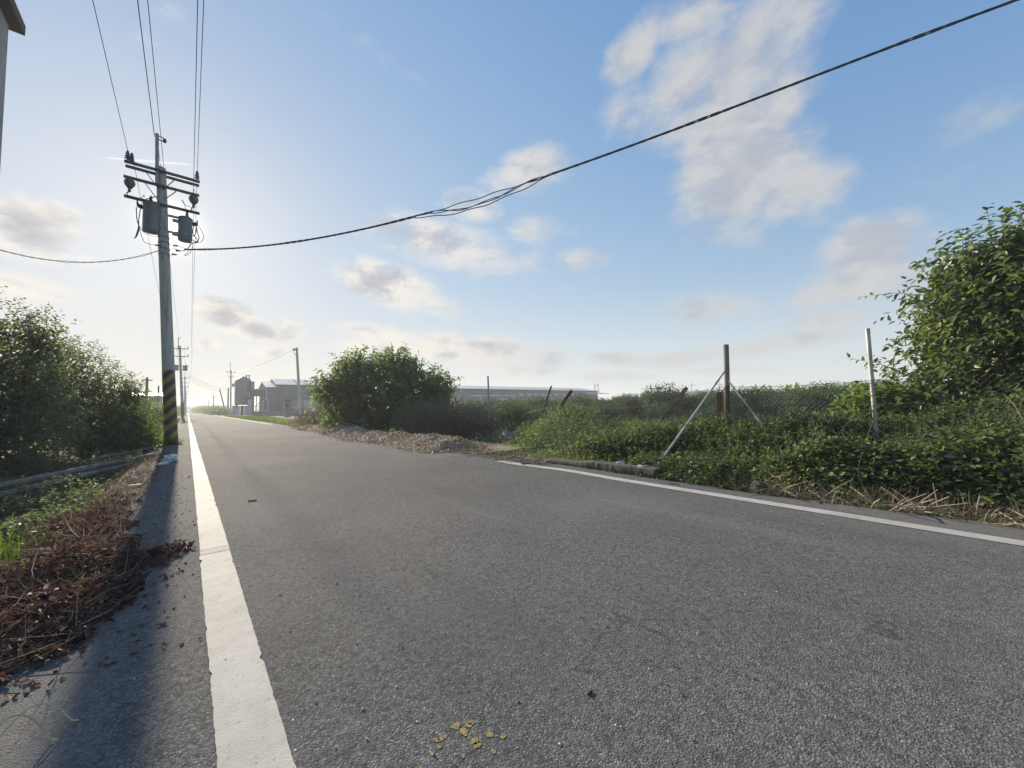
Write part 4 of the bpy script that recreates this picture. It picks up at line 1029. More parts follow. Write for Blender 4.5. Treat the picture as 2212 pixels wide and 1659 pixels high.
# far end of the road: long low viaduct, greenhouse roofs
mb = MB(); a, b = P(395, 879, R=900), P(500, 879.5, R=900)
mb.bar((a.x - 300, a.y, a.z), (b.x + 200, b.y, a.z), 8, 2.2)
for i in range(30): mb.bar((a.x - 300 + i * 30, a.y, -.5), (a.x - 300 + i * 30, a.y, a.z), 2, 2)
tag(mb.build('viaduct', M['concrete']), 'long flat viaduct on the horizon at the road end', 'viaduct')
for i, (x0, x1, rr, lab) in enumerate([(476, 490, 160, 'shiny greenhouse roof right of the leaning pole'), (452, 470, 210, 'shiny low greenhouse roof left of the leaning pole')]):
    a, b = P(x0, 882.3, R=rr), P(x1, 882.3, R=rr); g = thing('greenhouse', (a.x, a.y, 0), lab, 'greenhouse')
    mb = MB(); w = b.x - a.x; k = 10
    mb.add([(a.x + w * j, a.y + d, .3 + 1.2 * math.sin(math.pi * i2 / k) if False else -.1 + (a.z + .1) * math.sin(math.pi * i2 / k) ** .6) for j in (0, 1) for i2 in range(k + 1) for d in [i2 * .7]], [(i2, i2 + 1, i2 + k + 2, i2 + k + 1) for i2 in range(k)] + [tuple(range(k + 1)), tuple(range(2 * k + 1, k, -1))]); mb.build('cover', M['film'], g, smooth=True)
    mb = MB()
    for j in range(5): mb.tube([(a.x + w * j / 4, a.y + i2 * .7, -.1 + (a.z + .14) * math.sin(math.pi * i2 / k) ** .6) for i2 in range(k + 1)], .05, 5)
    mb.build('hoop', M['steel'], g)
a = P(330, 853, R=70); lh = thing('far_hut', (a.x, a.y, 0), 'bright low roof peeping over the bushes left of the pole', 'hut')
mb = MB(); mb.box2((a.x - 3.2, a.y, -.2), (a.x + .8, a.y + 4, a.z - .1)); mb.build('wall', M['render_wall'], lh)
mb = MB(); mb.add([(a.x - 3.4, a.y - .3, a.z - .08), (a.x + 1, a.y - .3, a.z - .08), (a.x + 1, a.y + 4.3, a.z + .4), (a.x - 3.4, a.y + 4.3, a.z + .4), (a.x - 3.4, a.y - .3, a.z - .2), (a.x + 1, a.y - .3, a.z - .2), (a.x + 1, a.y + 4.3, a.z + .28), (a.x - 3.4, a.y + 4.3, a.z + .28)], [(0, 1, 2, 3), (7, 6, 5, 4), (0, 4, 5, 1), (1, 5, 6, 2), (2, 6, 7, 3), (3, 7, 4, 0)]); mb.build('roof', M['roof_sheet'], lh)
# ================================================================== plants
def fbm(x, y, seed=0, f=1.0):
    r = np.random.default_rng(seed); s = np.zeros_like(np.asarray(x, float)); a = 1.0
    for k in range(4):
        for _ in range(3):
            an, ph = r.random() * 6.28, r.random() * 6.28
            s = s + a * np.sin((x * math.cos(an) + y * math.sin(an)) * f * 2 ** k + ph) / 3
        a *= .55
    return s

def weeds(name, label, cat, box, hfun, n, leaf_len, leaf_w, mat, seed, shape='leaf', inside=None, upright=.25, n_shoot=0, shoot=.25, dead=0):
    """leafy ground cover: leaves fill the space between the ground and the height hfun"""
    rng = np.random.default_rng(seed); x0, x1, y0, y1 = box
    x = x0 + (x1 - x0) * rng.random(n); y = y0 + (y1 - y0) * rng.random(n)
    if inside is not None:
        k = inside(x, y); x, y = x[k], y[k]
    g = ground_z(x, y); h = hfun(x, y); k = h > g + .02; x, y, g, h = x[k], y[k], g[k], h[k]
    m = len(x); z = g + (h - g) * (.12 + .88 * rng.random(m) ** .42)
    pos = np.stack([x, y, z], -1)
    d = rng.normal(size=(m, 3)); d[:, 2] = d[:, 2] * .35 + upright
    nrm = np.array([-.25, 0, 1.0]) + rng.normal(size=(m, 3)) * .5
    tone = np.clip(.42 + .38 * fbm(x, y, seed + 1, 1.7) + (rng.random(m) - .5) * .9, 0, 1)
    L = leaf_len * (.6 + .8 * rng.random(m))
    parts = [blades(pos, d, nrm, L, L * leaf_w, rng, tone, shape)]
    if n_shoot:
        j = rng.choice(m, n_shoot); q = pos[j].copy(); q[:, 2] = h[j] - .08
        dd = np.stack([rng.normal(size=n_shoot) * .4, rng.normal(size=n_shoot) * .4, np.ones(n_shoot)], -1)
        parts.append(shoots(q, dd, 7, shoot, leaf_len, leaf_w, rng, .15, shape, rng.random(n_shoot))[0])
    v, f, r = join(parts)
    return tag(np_object(name, v, f, M[mat], None, r), label, cat, kind='stuff')

def grass(name, label, box, n, length, width, mat, seed, inside=None, lean=.35, zf=None, cat='grass'):
    rng = np.random.default_rng(seed); x0, x1, y0, y1 = box
    x = x0 + (x1 - x0) * rng.random(n); y = y0 + (y1 - y0) * rng.random(n)
    keep = fbm(x, y, seed + 3, 2.0) + rng.random(n) * 1.2 > .1
    if inside is not None: keep &= inside(x, y)
    x, y = x[keep], y[keep]; m = len(x)
    z = (ground_z(x, y) if zf is None else zf(x, y)) - .01
    d = np.stack([rng.normal(size=m) * lean, rng.normal(size=m) * lean, np.ones(m)], -1)
    L = length * (.45 + .9 * rng.random(m))
    v, f, r = blades(np.stack([x, y, z], -1), d, rng.normal(size=(m, 3)) * [1, 1, .2], L, width * (.7 + .6 * rng.random(m)), rng, np.clip(.4 + .25 * fbm(x, y, seed, 1.2) + (rng.random(m) - .5) * .8, 0, 1), 'grass', .35)
    return tag(np_object(name, v, f, M[mat], None, r), label, cat, kind='stuff')

# ---- left of the road
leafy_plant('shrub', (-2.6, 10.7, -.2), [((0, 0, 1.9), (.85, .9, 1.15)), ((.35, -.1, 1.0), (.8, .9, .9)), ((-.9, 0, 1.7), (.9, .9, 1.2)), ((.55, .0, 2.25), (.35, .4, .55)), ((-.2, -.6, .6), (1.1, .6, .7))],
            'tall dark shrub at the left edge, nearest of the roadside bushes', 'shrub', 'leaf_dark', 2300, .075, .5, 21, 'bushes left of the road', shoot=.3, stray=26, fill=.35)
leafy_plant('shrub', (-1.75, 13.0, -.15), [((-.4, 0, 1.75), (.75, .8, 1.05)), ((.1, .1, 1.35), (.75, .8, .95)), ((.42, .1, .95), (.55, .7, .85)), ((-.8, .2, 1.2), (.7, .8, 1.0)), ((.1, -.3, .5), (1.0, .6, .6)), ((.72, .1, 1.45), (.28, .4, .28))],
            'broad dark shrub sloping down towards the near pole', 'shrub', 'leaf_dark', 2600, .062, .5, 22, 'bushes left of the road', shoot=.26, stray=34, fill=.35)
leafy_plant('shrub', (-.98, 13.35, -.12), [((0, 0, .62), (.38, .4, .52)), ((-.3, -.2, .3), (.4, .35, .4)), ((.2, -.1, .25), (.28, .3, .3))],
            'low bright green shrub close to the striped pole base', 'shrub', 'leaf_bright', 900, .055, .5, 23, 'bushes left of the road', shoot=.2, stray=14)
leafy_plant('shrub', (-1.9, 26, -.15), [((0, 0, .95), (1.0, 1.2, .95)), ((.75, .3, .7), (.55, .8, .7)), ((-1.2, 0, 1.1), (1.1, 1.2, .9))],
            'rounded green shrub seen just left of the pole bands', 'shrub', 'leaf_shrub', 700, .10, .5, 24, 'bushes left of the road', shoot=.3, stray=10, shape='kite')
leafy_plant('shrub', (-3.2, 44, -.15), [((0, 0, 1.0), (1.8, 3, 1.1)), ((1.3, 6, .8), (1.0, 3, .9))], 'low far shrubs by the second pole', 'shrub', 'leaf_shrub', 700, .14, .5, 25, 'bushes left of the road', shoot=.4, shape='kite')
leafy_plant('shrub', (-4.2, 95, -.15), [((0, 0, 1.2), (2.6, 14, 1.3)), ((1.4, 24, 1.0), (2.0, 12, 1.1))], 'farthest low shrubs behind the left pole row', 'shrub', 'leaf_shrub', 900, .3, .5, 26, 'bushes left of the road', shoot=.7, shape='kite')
leafy_plant('shrub', (-.36, 14.0, -.05), [((-.12, -.1, .1), (.22, .16, .16)), ((.1, -.16, .06), (.14, .12, .11))], 'tuft of weeds round the foot of the near pole', 'weed', 'leaf_shrub', 130, .05, .5, 27, shoot=.12, trunk_r=.01)
weeds('ditch_weeds', 'dark low weeds filling the ditch under the pipes', 'weeds', (-2.6, -.62, 3.4, 12.6), lambda x, y: -.20 + .12 * fbm(x, y, 3, 2.5) + .25 * sstep(-1.4, -2.4, x), 26000, .055, .45, 'leaf_dark', 31, n_shoot=350, shoot=.16)
grass('dry_grass', 'dry straw and grass scattered along the ditch edge', (-1.25, -.32, 4.0, 11.2), 5200, .13, .006, 'straw', 32, lean=1.1, inside=lambda x, y: np.random.default_rng(1).random(len(x)) < sstep(-1.3, -.6, x), zf=lambda x, y: np.where(x > -.56, .0, np.where(x > -.72, -.03, -.22)))
grass('grass', 'bright green grass tuft at the left edge', (-1.15, -.72, 3.3, 4.3), 420, .24, .012, 'grass', 33, lean=.45, zf=lambda x, y: x * 0 - .12)
grass('grass', 'far roadside grass left of the road', (-2.5, -.6, 14.5, 60), 9000, .22, .02, 'grass', 34)

weeds('weeds', 'straggling weeds growing up over the grey pipes', 'weeds', (-2.4, -.7, 6.0, 12.0), lambda x, y: -.08 + .16 * fbm(x, y, 23, 3.2), 6000, .05, .4, 'leaf_dark', 35, n_shoot=260, shoot=.2)
# pipes lying across the ditch
def pipe(name, pts, r, label, mat='pvc'):
    root = thing(name, pts[0], label, 'pipe', 'pipes along the ditch')
    mb = MB(); mb.tube(pts, r, 16, caps=False)
    inner = MB(); inner.tube(pts, r * .86, 16, caps=False)
    o = mb.build('pipe_body', M[mat], root, smooth=True); inner.build('bore', M['black_plastic'], root, smooth=True)
    a, b = Vector(pts[0]), Vector(pts[-1])
    for t in (.32, .78):
        c = a.lerp(b, t); d = (b - a).normalized(); k = MB(); k.tube([c - d * .06, c + d * .06], r * 1.12, 16); k.build('coupling', M[mat], root, smooth=True)
    return root
pipe('pipe', [(-.50, 10.6, .035), (-1.10, 9.25, .03), (-1.76, 7.62, .03), (-2.5, 5.8, .03)], .042, 'upper grey pipe reaching to the plastic bag')
pipe('pipe', [(-.60, 10.2, -.045), (-1.2, 8.85, -.055), (-1.85, 7.1, -.06), (-2.5, 5.5, -.06)], .038, 'lower grey pipe lying under the other one')
pipe('pipe', [(-.47, 13.4, .03), (-.9, 11.95, .03), (-1.38, 10.45, .02)], .024, 'thin dark pipe behind, ending near the pole foot', 'dark_steel')

# heap of withered leaves and stalks beside the white line
rng = np.random.default_rng(41)
def pile_mask(x, y):
    e = ((x + .56) / .42) ** 2 + ((y - 3.1) / 1.0) ** 2
    e2 = ((x + .22) / .24) ** 2 + ((y - 3.25) / .42) ** 2
    e3 = ((x + .62) / .26) ** 2 + ((y - 4.6) / 1.3) ** 2
    return np.maximum(np.maximum(.85 * (1 - e),   .40 * (1 - e2)), .35 * (1 - e3)) + .36 * fbm(x, y, 7, 6)
nl = 30000
x = -1.15 + 1.2 * rng.random(nl); y = 1.9 + 4.0 * rng.random(nl)
pm = pile_mask(x, y); k = pm > .02; x, y, pm = x[k], y[k], pm[k]; m = len(x)
z = .008 + np.clip(pm, 0, 1) * .15 * rng.random(m) * (1 + .5 * fbm(x, y, 8, 9))
z = np.where(x < -.6, z - .04, z)
d = rng.normal(size=(m, 3)) * [1, 1, .45]
L = .021 * (.45 + rng.random(m)); L = np.where(rng.random(m) < .1, L * 1.9, L)
lv = blades(np.stack([x, y, z], -1), d, rng.normal(size=(m, 3)) + [0, 0, .4], L, L * .62, rng, np.clip(rng.random(m) ** 1.3 * .8 + .2 * fbm(x, y, 22, 6), 0, 1), 'leaf', .8)
k = rng.choice(m, 1500); dd = rng.normal(size=(1500, 3)) * [1, 1, .3]; dd[:, 2] = np.abs(dd[:, 2]) * .5
heap = tag(np_object('leaf_heap', lv[0], lv[1], M['dead_leaf'], None, lv[2]), 'heap of withered red brown leaves beside the white line', 'leaf litter', kind='stuff')
st = blades(np.stack([x, y, z], -1)[k] + [0, 0, .01], dd, rng.normal(size=(1500, 3)), .05 + .16 * rng.random(1500) ** 2, .0026 + .002 * rng.random(1500), rng, rng.random(1500), 'grass', .8)
q = np_object('stalks', st[0], st[1], M['straw'], heap, st[2]); q['kind'] = 'stuff'
for (x0, y0, z0, h, lab) in [(-.33, 1.66, .0, .09, 'left bent straw loop at the bottom left corner'), (-.30, 1.72, .0, .07, 'right bent straw loop at the bottom left corner')]:
    mb = MB(); pts = [(x0 - .08 + .16 * t, y0 + .03 * math.sin(t * 3), z0 + .006 + h * math.sin(math.pi * min(1, t * 1.15)) ** .8) for t in np.linspace(0, .98, 14)]
    mb.tube(pts, [.0022] * 14, 5); tag(mb.build('straw', M['pale_straw'], smooth=True), lab, 'straw', 'straw loops')
bl = blades(np.array([[-.12, 3.1, .03], [-.03, 2.95, .02], [-.05, 3.35, .01], [-.2, 2.7, .03]]), np.array([[1, .3, .5], [.6, .5, .9], [1, -.2, .2], [.6, -.5, .6]]), rng.normal(size=(4, 3)), .11, .006, rng, None, 'grass', .4)
q = np_object('stalks', bl[0], bl[1], M['straw'], heap, bl[2])

rng = np.random.default_rng(44); n = 420
x = -.62 + .62 * rng.random(n) + .1 * rng.normal(size=n); y = 2.0 + 5.0 * rng.random(n) ** 1.5; k = x < .06; x, y = x[k], y[k]; n = len(x)
lv = blades(np.stack([x, y, np.full(n, .006)], -1), rng.normal(size=(n, 3)) * [1, 1, .25], rng.normal(size=(n, 3)) * .5 + [0, 0, 1], .012 + .02 * rng.random(n), .008 + .008 * rng.random(n), rng, rng.random(n), 'leaf', .6)
q = np_object('crumbs', lv[0], lv[1], M['dead_leaf'], heap, lv[2]); q['kind'] = 'stuff'

# litter
def crumple(name, c, size, mat, label, cat, seed, sub=3, amp=1.0):
    import bmesh
    bm = bmesh.new(); bmesh.ops.create_icosphere(bm, subdivisions=sub, radius=1)
    r = random.Random(seed); ph = [r.random() * 6 for _ in range(9)]
    for v in bm.verts:
        p = v.co; s = 1 + amp * (.28 * math.sin(p.x * 5 + ph[0]) * math.sin(p.y * 6 + ph[1]) + .22 * math.sin(p.z * 9 + ph[2] + p.x * 4) + .12 * math.sin(p.x * 14 + ph[3]) * math.sin(p.z * 13 + ph[4]) + r.uniform(-.07, .07))
        v.co = Vector((p.x * size[0] * s, p.y * size[1] * s, max(p.z, -.35) * size[2] * s)) + Vector(c)
    me = bpy.data.meshes.new(name); bm.to_mesh(me); bm.free(); me.materials.append(M[mat])
    o = bpy.data.objects.new(name, me); col.objects.link(o)
    return tag(o, label, cat)
crumple('plastic_bag', (-.22, 9.25, .04), (.10, .12, .08), 'film', 'crumpled pale plastic bag in front of the near pole', 'plastic bag', 1)
crumple('plastic_bag', (-.30, 8.85, .015), (.07, .07, .03), 'foam', 'flattened white bag just before the crumpled one', 'plastic bag', 2)
mb = MB(); mb.box((-.465, 6.5, .022), (.12, .05, .022), Matrix.Rotation(R(8), 3, 'Z')); tag(mb.build('foam_scrap', M['foam'], bevel=.004), 'flat white foam scrap at the ditch edge', 'litter')
a = P(545, 1083, z=0); mb = MB(); mb.tube([(a.x - .035, a.y + .004, .007), (a.x + .035, a.y - .004, .007)], .006, 7); tag(mb.build('black_stick', M['black_plastic']), 'short black stick lying alone on the asphalt', 'litter')
a = P(2325, 0, R=3) if False else P(1500 / 1.823 + 1520 / 1.8433 / 1.823, 2200 / 1.823 + 982 / 1.8433 / 1.823, z=0)
mb = MB(); mb.tube([(a.x - .011, a.y, .004), (a.x + .011, a.y + .003, .004)], .0038, 7); tag(mb.build('bottle_cap', M['black_plastic']), 'tiny dark plug on the foreground asphalt', 'litter')
a = P(1136, 1003, z=0); mb = MB(); mb.tube([(a.x - .06, a.y, .012), (a.x + .0, a.y + .02, .016), (a.x + .07, a.y - .01, .01)], .010, 6); tag(mb.build('black_stick', M['black_plastic']), 'dark rubber strip at the start of the right line', 'litter')
crumple('plastic_bag', tuple(P(1335, 1003, z=.02)), (.14, .07, .03), 'film', 'torn grey plastic sheet by the culvert wall', 'plastic bag', 5)
crumple('plastic_bag', tuple(P(1272, 972, z=.05)), (.12, .10, .05), 'black_plastic', 'black plastic scrap on the grass edge', 'plastic bag', 6)
mb = MB(); c = P(1300, 995, z=.01); mb.box(c, (.10, .035, .02), R(-15)); tag(mb.build('foam_scrap', M['foam'], bevel=.004), 'small white foam block by the culvert wall', 'litter')
mb = MB(); c = P(1522, 1004, z=.14) if False else P(2520 / 1.823, 1837 / 1.823, z=.15); mb.box(c, (.06, .05, .03), R(20)); tag(mb.build('foam_scrap', M['foam'], bevel=.008), 'cream scrap on top of the culvert wall', 'litter')
crumple('rock', tuple(P(1640, 1052, z=.03)), (.05, .08, .06), 'old_concrete', 'grey rock at the road edge under the weeds', 'rock', 8, amp=.35)
crumple('rock', tuple(P(1098, 948, z=.05)), (.22, .22, .2), 'stone', 'pale rock beside the brown brush', 'rock', 9, amp=.4)

# loose grit and chips on the asphalt
def grit(name, n, box, smin, smax, mat, seed, label, dens=None):
    rng = np.random.default_rng(seed); x0, x1, y0, y1 = box
    x = x0 + (x1 - x0) * rng.random(n); y = y0 + (y1 - y0) * rng.random(n) ** 1.5
    s = smin + (smax - smin) * rng.random(n) ** 3
    oct_ = np.array([[1, 0, 0], [-1, 0, 0], [0, 1, 0], [0, -1, 0], [0, 0, 1], [0, 0, -1]], float)
    fo = np.array([[0, 2, 4], [2, 1, 4], [1, 3, 4], [3, 0, 4], [2, 0, 5], [1, 2, 5], [3, 1, 5], [0, 3, 5]])
    v = oct_[None] * (.5 + rng.random((n, 6, 1))) * s[:, None, None] * np.array([1, 1, .6])
    an = rng.random(n) * 6.28; ca, sa = np.cos(an)[:, None], np.sin(an)[:, None]
    v = np.stack([v[..., 0] * ca - v[..., 1] * sa + x[:, None], v[..., 0] * sa + v[..., 1] * ca + y[:, None], v[..., 2] + .003], -1)
    f = (fo[None] + (np.arange(n) * 6)[:, None, None]).reshape(-1, 3)
    return tag(np_object(name, v.reshape(-1, 3), f, M[mat]), label, 'grit', kind='stuff')
grit('grit', 3000, (-.5, 4.2, .5, 9), .0015, .005, 'stone', 51, 'loose grey grit scattered over the asphalt')
grit('white_grit', 1300, (-.4, 4.2, .5, 9), .0014, .0045, 'white_chip', 52, 'small white chips scattered over the asphalt')

# ---- right of the road: heap of chipped wood and dry waste along the edge
hx = np.linspace(3.0, 5.9, 70); hy = axis([(6.2, 14, 150), (14, 26, 110)])
HX, HY = np.meshgrid(hx, hy, indexing='ij')
def heap_h(x, y):
    centre = 4.35 + .14 * np.sin(y * .9) + np.where(y > 13, .05 * (y - 13) * .4, 0); wid = .62 - .012 * (y - 7)
    amp = .05 + .25 * np.exp(-((y - 8.1) / 1.1) ** 2) + .19 * np.exp(-((y - 10.6) / 1.2) ** 2) + .17 * np.exp(-((y - 13.8) / 2.0) ** 2) + .15 * np.exp(-((y - 18) / 4) ** 2)
    e = np.exp(-np.abs((x - centre) / wid) ** 2.4) * amp * sstep(6.4, 7.3, y) * sstep(26, 22, y)
    return e * (.85 + .45 * fbm(x, y, 9, 3.0)) + .012 * fbm(x, y, 10, 17) * (e > .02) - .03
HZ = heap_h(HX, HY)
n1_, n2_ = HX.shape; idx = np.arange(n1_ * n2_).reshape(n1_, n2_)
F = np.stack([idx[:-1, :-1], idx[1:, :-1], idx[1:, 1:], idx[:-1, 1:]], -1).reshape(-1, 4)
root = thing('mulch_heap', (4.4, 9, 0), 'long heap of chipped wood and dry waste along the right edge', 'mulch heap')
np_object('mound', np.stack([HX, HY, HZ], -1).reshape(-1, 3), F, surf('mulch_base', (.24, .19, .14), (.34, .28, .21), 14, .95, bump=1.0, bscale=45, dirt=(.07, .05, .035), bdist=.03), root, smooth=True)
rng = np.random.default_rng(61); n = 46000
x = 3.0 + 2.9 * rng.random(n); y = 6.2 + 19 * rng.random(n) ** 1.4; h = heap_h(x, y); k = h > -.012 - .017 * rng.random(n) ** 3; x, y, h = x[k], y[k], h[k]; m = len(x)
L = .04 * (.4 + 1.6 * rng.random(m) ** 2)
v, f, r = blades(np.stack([x, y, np.maximum(h, .002) + .022 * rng.random(m)], -1), rng.normal(size=(m, 3)) * [1, 1, .8], rng.normal(size=(m, 3)) + [0, 0, .5], L, L * .38, rng, np.clip(.42 + .3 * fbm(x, y, 12, 1.6) + (rng.random(m) - .5) * 1.0, 0, 1), 'leaf', .3)
q = np_object('chips', v, f, M['mulch'], root, r); q['kind'] = 'stuff'
# straw drifting from the heap to the culvert
rng = np.random.default_rng(62); n = 1500
x = 4.0 + .65 * rng.random(n) + .25 * rng.normal(size=n) * .4; y = 4.2 + 3.2 * rng.random(n)
v, f, r = blades(np.stack([x, y, .012 + .03 * rng.random(n)], -1), rng.normal(size=(n, 3)) * [1, 1, .15], rng.normal(size=(n, 3)) + [0, 0, 1], .05 + .12 * rng.random(n) ** 2, .008 + .008 * rng.random(n), rng, rng.random(n) ** 1.2, 'grass', .2)
tag(np_object('straw_litter', v, f, M['straw'], None, r), 'pale straw scattered between the heap and culvert wall', 'straw', kind='stuff')

# big round shrub and the brush in front of it
leafy_plant('shrub', (6.6, 16.8, -.25), [((-.1, 0, 2.0), (1.9, 1.6, 1.35)), ((-1.35, .4, 1.35), (1.0, 1.1, 1.2)), ((1.5, -.6, 1.75), (1.2, 1.2, 1.1)), ((.7, -.2, 3.0), (.85, .9, .7)), ((-.95, .2, 2.85), (.6, .7, .75)), ((-2.0, .5, 2.0), (.55, .6, .6)), ((2.35, -.9, 2.0), (.6, .6, .55)), ((2.0, -.8, 1.1), (.9, 1.0, 1.0)), ((-1.2, -.3, .55), (1.1, .9, .7)), ((.3, -1.0, .8), (1.4, .8, .9))],
            'big round leafy shrub beside the heap, taller than its neighbours', 'shrub', 'leaf_shrub', 1700, .21, .5, 71, 'shrubs right of the road', shoot=.5, stray=150, fill=.22, n_leaf=7, trunk_r=.07, up=.55)
leafy_plant('dry_brush', (5.6, 23.6, -.25), [((-.3, 0, .6), (1.1, .9, .55)), ((.9, .2, .6), (1.1, .9, .5)), ((2.0, .3, .55), (.9, .8, .5))], 'low brown brush left of the big shrub', 'brush', 'brown_brush', 1500, .075, .3, 72, 'brown brush by the road', shoot=.26, stray=20, shape='kite', up=.8, crown='twigs', trunk='stems')
leafy_plant('dry_brush', (6.4, 10.4, -.3), [((-.1, 0, .62), (.75, .9, .55)), ((.5, -.9, .45), (.8, .8, .52)), ((-.35, .9, .6), (.7, .8, .55))], 'low brown brush right of the big shrub behind the heap', 'brush', 'brown_brush', 2300, .06, .3, 73, 'brown brush by the road', shoot=.2, stray=30, shape='kite', up=.8, crown='twigs', trunk='stems')
leafy_plant('shrub', (7.3, 12.6, -.35), [((0, 0, .8), (1.0, 1.1, .72)), ((-.6, .9, .75), (.9, 1.0, .7)), ((.9, -.6, .7), (.9, .9, .62))], 'low grey green shrub between the big shrub and the steel post', 'shrub', 'leaf_dark', 1500, .075, .5, 74, 'shrubs right of the road', shoot=.22, stray=20)
def bramble_h(x, y):
    hill = .80 * np.exp(-((x - 7.0) / .9) ** 2 - ((y - 6.4) / 1.7) ** 2) + .5 * np.exp(-((x - 6.3) / .9) ** 2 - ((y - 5.0) / 1.3) ** 2) + .42 * np.exp(-((x - 7.2) / .8) ** 2 - ((y - 3.6) / .9) ** 2)
    return -.12 + hill + .10 * fbm(x, y, 14, 3.0)
weeds('brambles', 'tangle of brambles over the fallen fence', 'brambles', (4.9, 8.6, 3.1, 9.4), bramble_h, 30000, .05, .5, 'leaf_shrub', 81, n_shoot=700, shoot=.28)
weeds('creeper', 'bright green creeper draped over the brambles', 'creeper', (5.2, 7.6, 4.2, 8.2), lambda x, y: bramble_h(x, y) + .04, 9000, .06, .7, 'leaf_bright', 82, inside=lambda x, y: fbm(x, y, 15, 1.8) > .45)
rng = np.random.default_rng(83); mb = MB()
for i in range(110):
    x, y = rng.uniform(5.2, 8.0), rng.uniform(3.2, 8.6); z = float(bramble_h(np.array([x]), np.array([y]))[0]); a = rng.uniform(0, 6.28); l = rng.uniform(.25, .8)
    pts = [(x + math.cos(a) * l * t, y + math.sin(a) * l * t, z - .12 + .32 * math.sin(t * 2.6 + .3) * l + .06 * t) for t in (0, .25, .5, .75, 1)]
    mb.tube(pts, [.006, .005, .004, .003, .002], 4)
tag(mb.build('dry_canes', M['dry_stalk']), 'dry bent canes sticking out of the brambles', 'canes', kind='stuff')
weeds('weeds', 'low weeds spilling over the end of the culvert wall', 'weeds', (4.28, 5.2, 1.9, 3.1), lambda x, y: .03 + .16 * sstep(4.28, 4.7, x) + .06 * fbm(x, y, 19, 5), 2600, .045, .6, 'leaf_weed', 92)
grass('grass', 'yellow green grass strip behind the culvert wall', (4.5, 6.4, 3.3, 7.4), 7500, .20, .008, 'grass', 84, inside=lambda x, y: x < 5.6 + .25 * fbm(x, y, 2, 2))
def verge_h(x, y):
    return -.16 + .42 * sstep(4.5, 5.5, x) + .15 * sstep(5.6, 7.0, x) + .19 * fbm(x, y, 16, 2.6) - .1 * sstep(7.6, 9, x) + .42 * sstep(1.0, -.6, y) * sstep(5.2, 7.2, x)
weeds('weeds', 'thick leafy weeds between the road edge and fence', 'weeds', (4.52, 8.6, -2.4, 4.4), verge_h, 150000, .055, .62, 'leaf_weed', 85, n_shoot=1500, shoot=.24)
weeds('vine_weeds', 'broad leaved vines covering the weeds near the white post', 'vines', (4.7, 7.6, -2.4, 2.2), lambda x, y: verge_h(x, y) + .03, 9000, .075, .85, 'leaf_bright', 86, inside=lambda x, y: fbm(x, y, 18, 1.5) > .35)
grass('grass', 'tufts of long grass growing among the weeds', (4.7, 8.2, -2.2, 4.3), 3800, .34, .008, 'grass', 94, lean=.4, zf=lambda x, y: verge_h(x, y) - .16, inside=lambda x, y: fbm(x, y, 27, 2.1) > .15)
rng = np.random.default_rng(187); n = 260
x = rng.uniform(4.9, 7.6, n); y = rng.uniform(-2.0, 4.2, n); z = verge_h(x, y) - .1
q, (b0, dd, ll) = shoots(np.stack([x, y, z], -1), np.stack([rng.normal(size=n) * .35, rng.normal(size=n) * .35, np.ones(n)], -1), 12, .38, .045, .5, rng, .1, 'leaf', rng.random(n))
mb = MB()
for i in range(n): mb.tube([b0[i], b0[i] + dd[i] * ll[i] * .5, b0[i] + dd[i] * ll[i] - np.array([0, 0, ll[i][0] * .2])], [.004, .003, .0015], 4)
tall = tag(np_object('tall_weeds', q[0], q[1], M['leaf_weed'], None, q[2]), 'taller weed stems standing above the leafy weeds', 'weeds', kind='stuff')
o = mb.build('stems', M['dry_stalk'], tall); o['kind'] = 'stuff'
rng = np.random.default_rng(87); n = 130
x = rng.uniform(5.0, 8.0, n); y = rng.uniform(-1.5, 4.0, n); z = verge_h(x, y) + rng.uniform(.0, .14, n)
parts = []
for kk in range(6):
    an = kk * 1.047; d = np.stack([np.full(n, math.cos(an)), np.full(n, math.sin(an)), np.full(n, .25)], -1)
    parts.append(blades(np.stack([x, y, z], -1), d, np.tile([0, 0, 1.0], (n, 1)), .014, .011, rng, None, 'kite', .1))
v, f, r = join(parts); tag(np_object('wild_flowers', v, f, M['flower'], None, r), 'tiny white wild flowers dotted over the weeds', 'flowers', kind='stuff')
grass('field_grass', 'light green field grass between fence and orchard', (7.8, 34, -6, 30), 42000, .30, .022, 'grass', 88, zf=lambda x, y: ground_z(x, y))
grass('grass', 'short grass tufts along the right asphalt edge', (4.34, 4.75, -1.5, 2.3), 700, .11, .006, 'grass', 89, lean=.6, zf=lambda x, y: np.where(x < 4.4, -.01, -.05))
grass('dry_grass', 'dry fallen grass along the right asphalt edge', (4.38, 5.0, -1.6, 2.4), 2600, .2, .006, 'straw', 90, lean=1.2, zf=lambda x, y: x * 0 - .05)
rng = np.random.default_rng(91); mb = MB()
for i in range(120):
    y = rng.uniform(-1.3, 1.45); x = 4.42 + abs(rng.normal()) * .16; a = rng.uniform(0, 6.28); l = rng.uniform(.12, .42); up = rng.uniform(.05, .9) ** 1.5
    d = Vector((math.cos(a), math.sin(a), up * 1.2)).normalized() * l; p = Vector((x, y, -.03))
    mb.tube([p, p + d * .5 + Vector((0, 0, .015)), p + d], [.006 * rng.uniform(.6, 1.3), .005, .003], 5)
tag(mb.build('dead_stalks', M['dry_stalk']), 'broken pale dead stalks under the weeds at the right', 'stalks', kind='stuff')

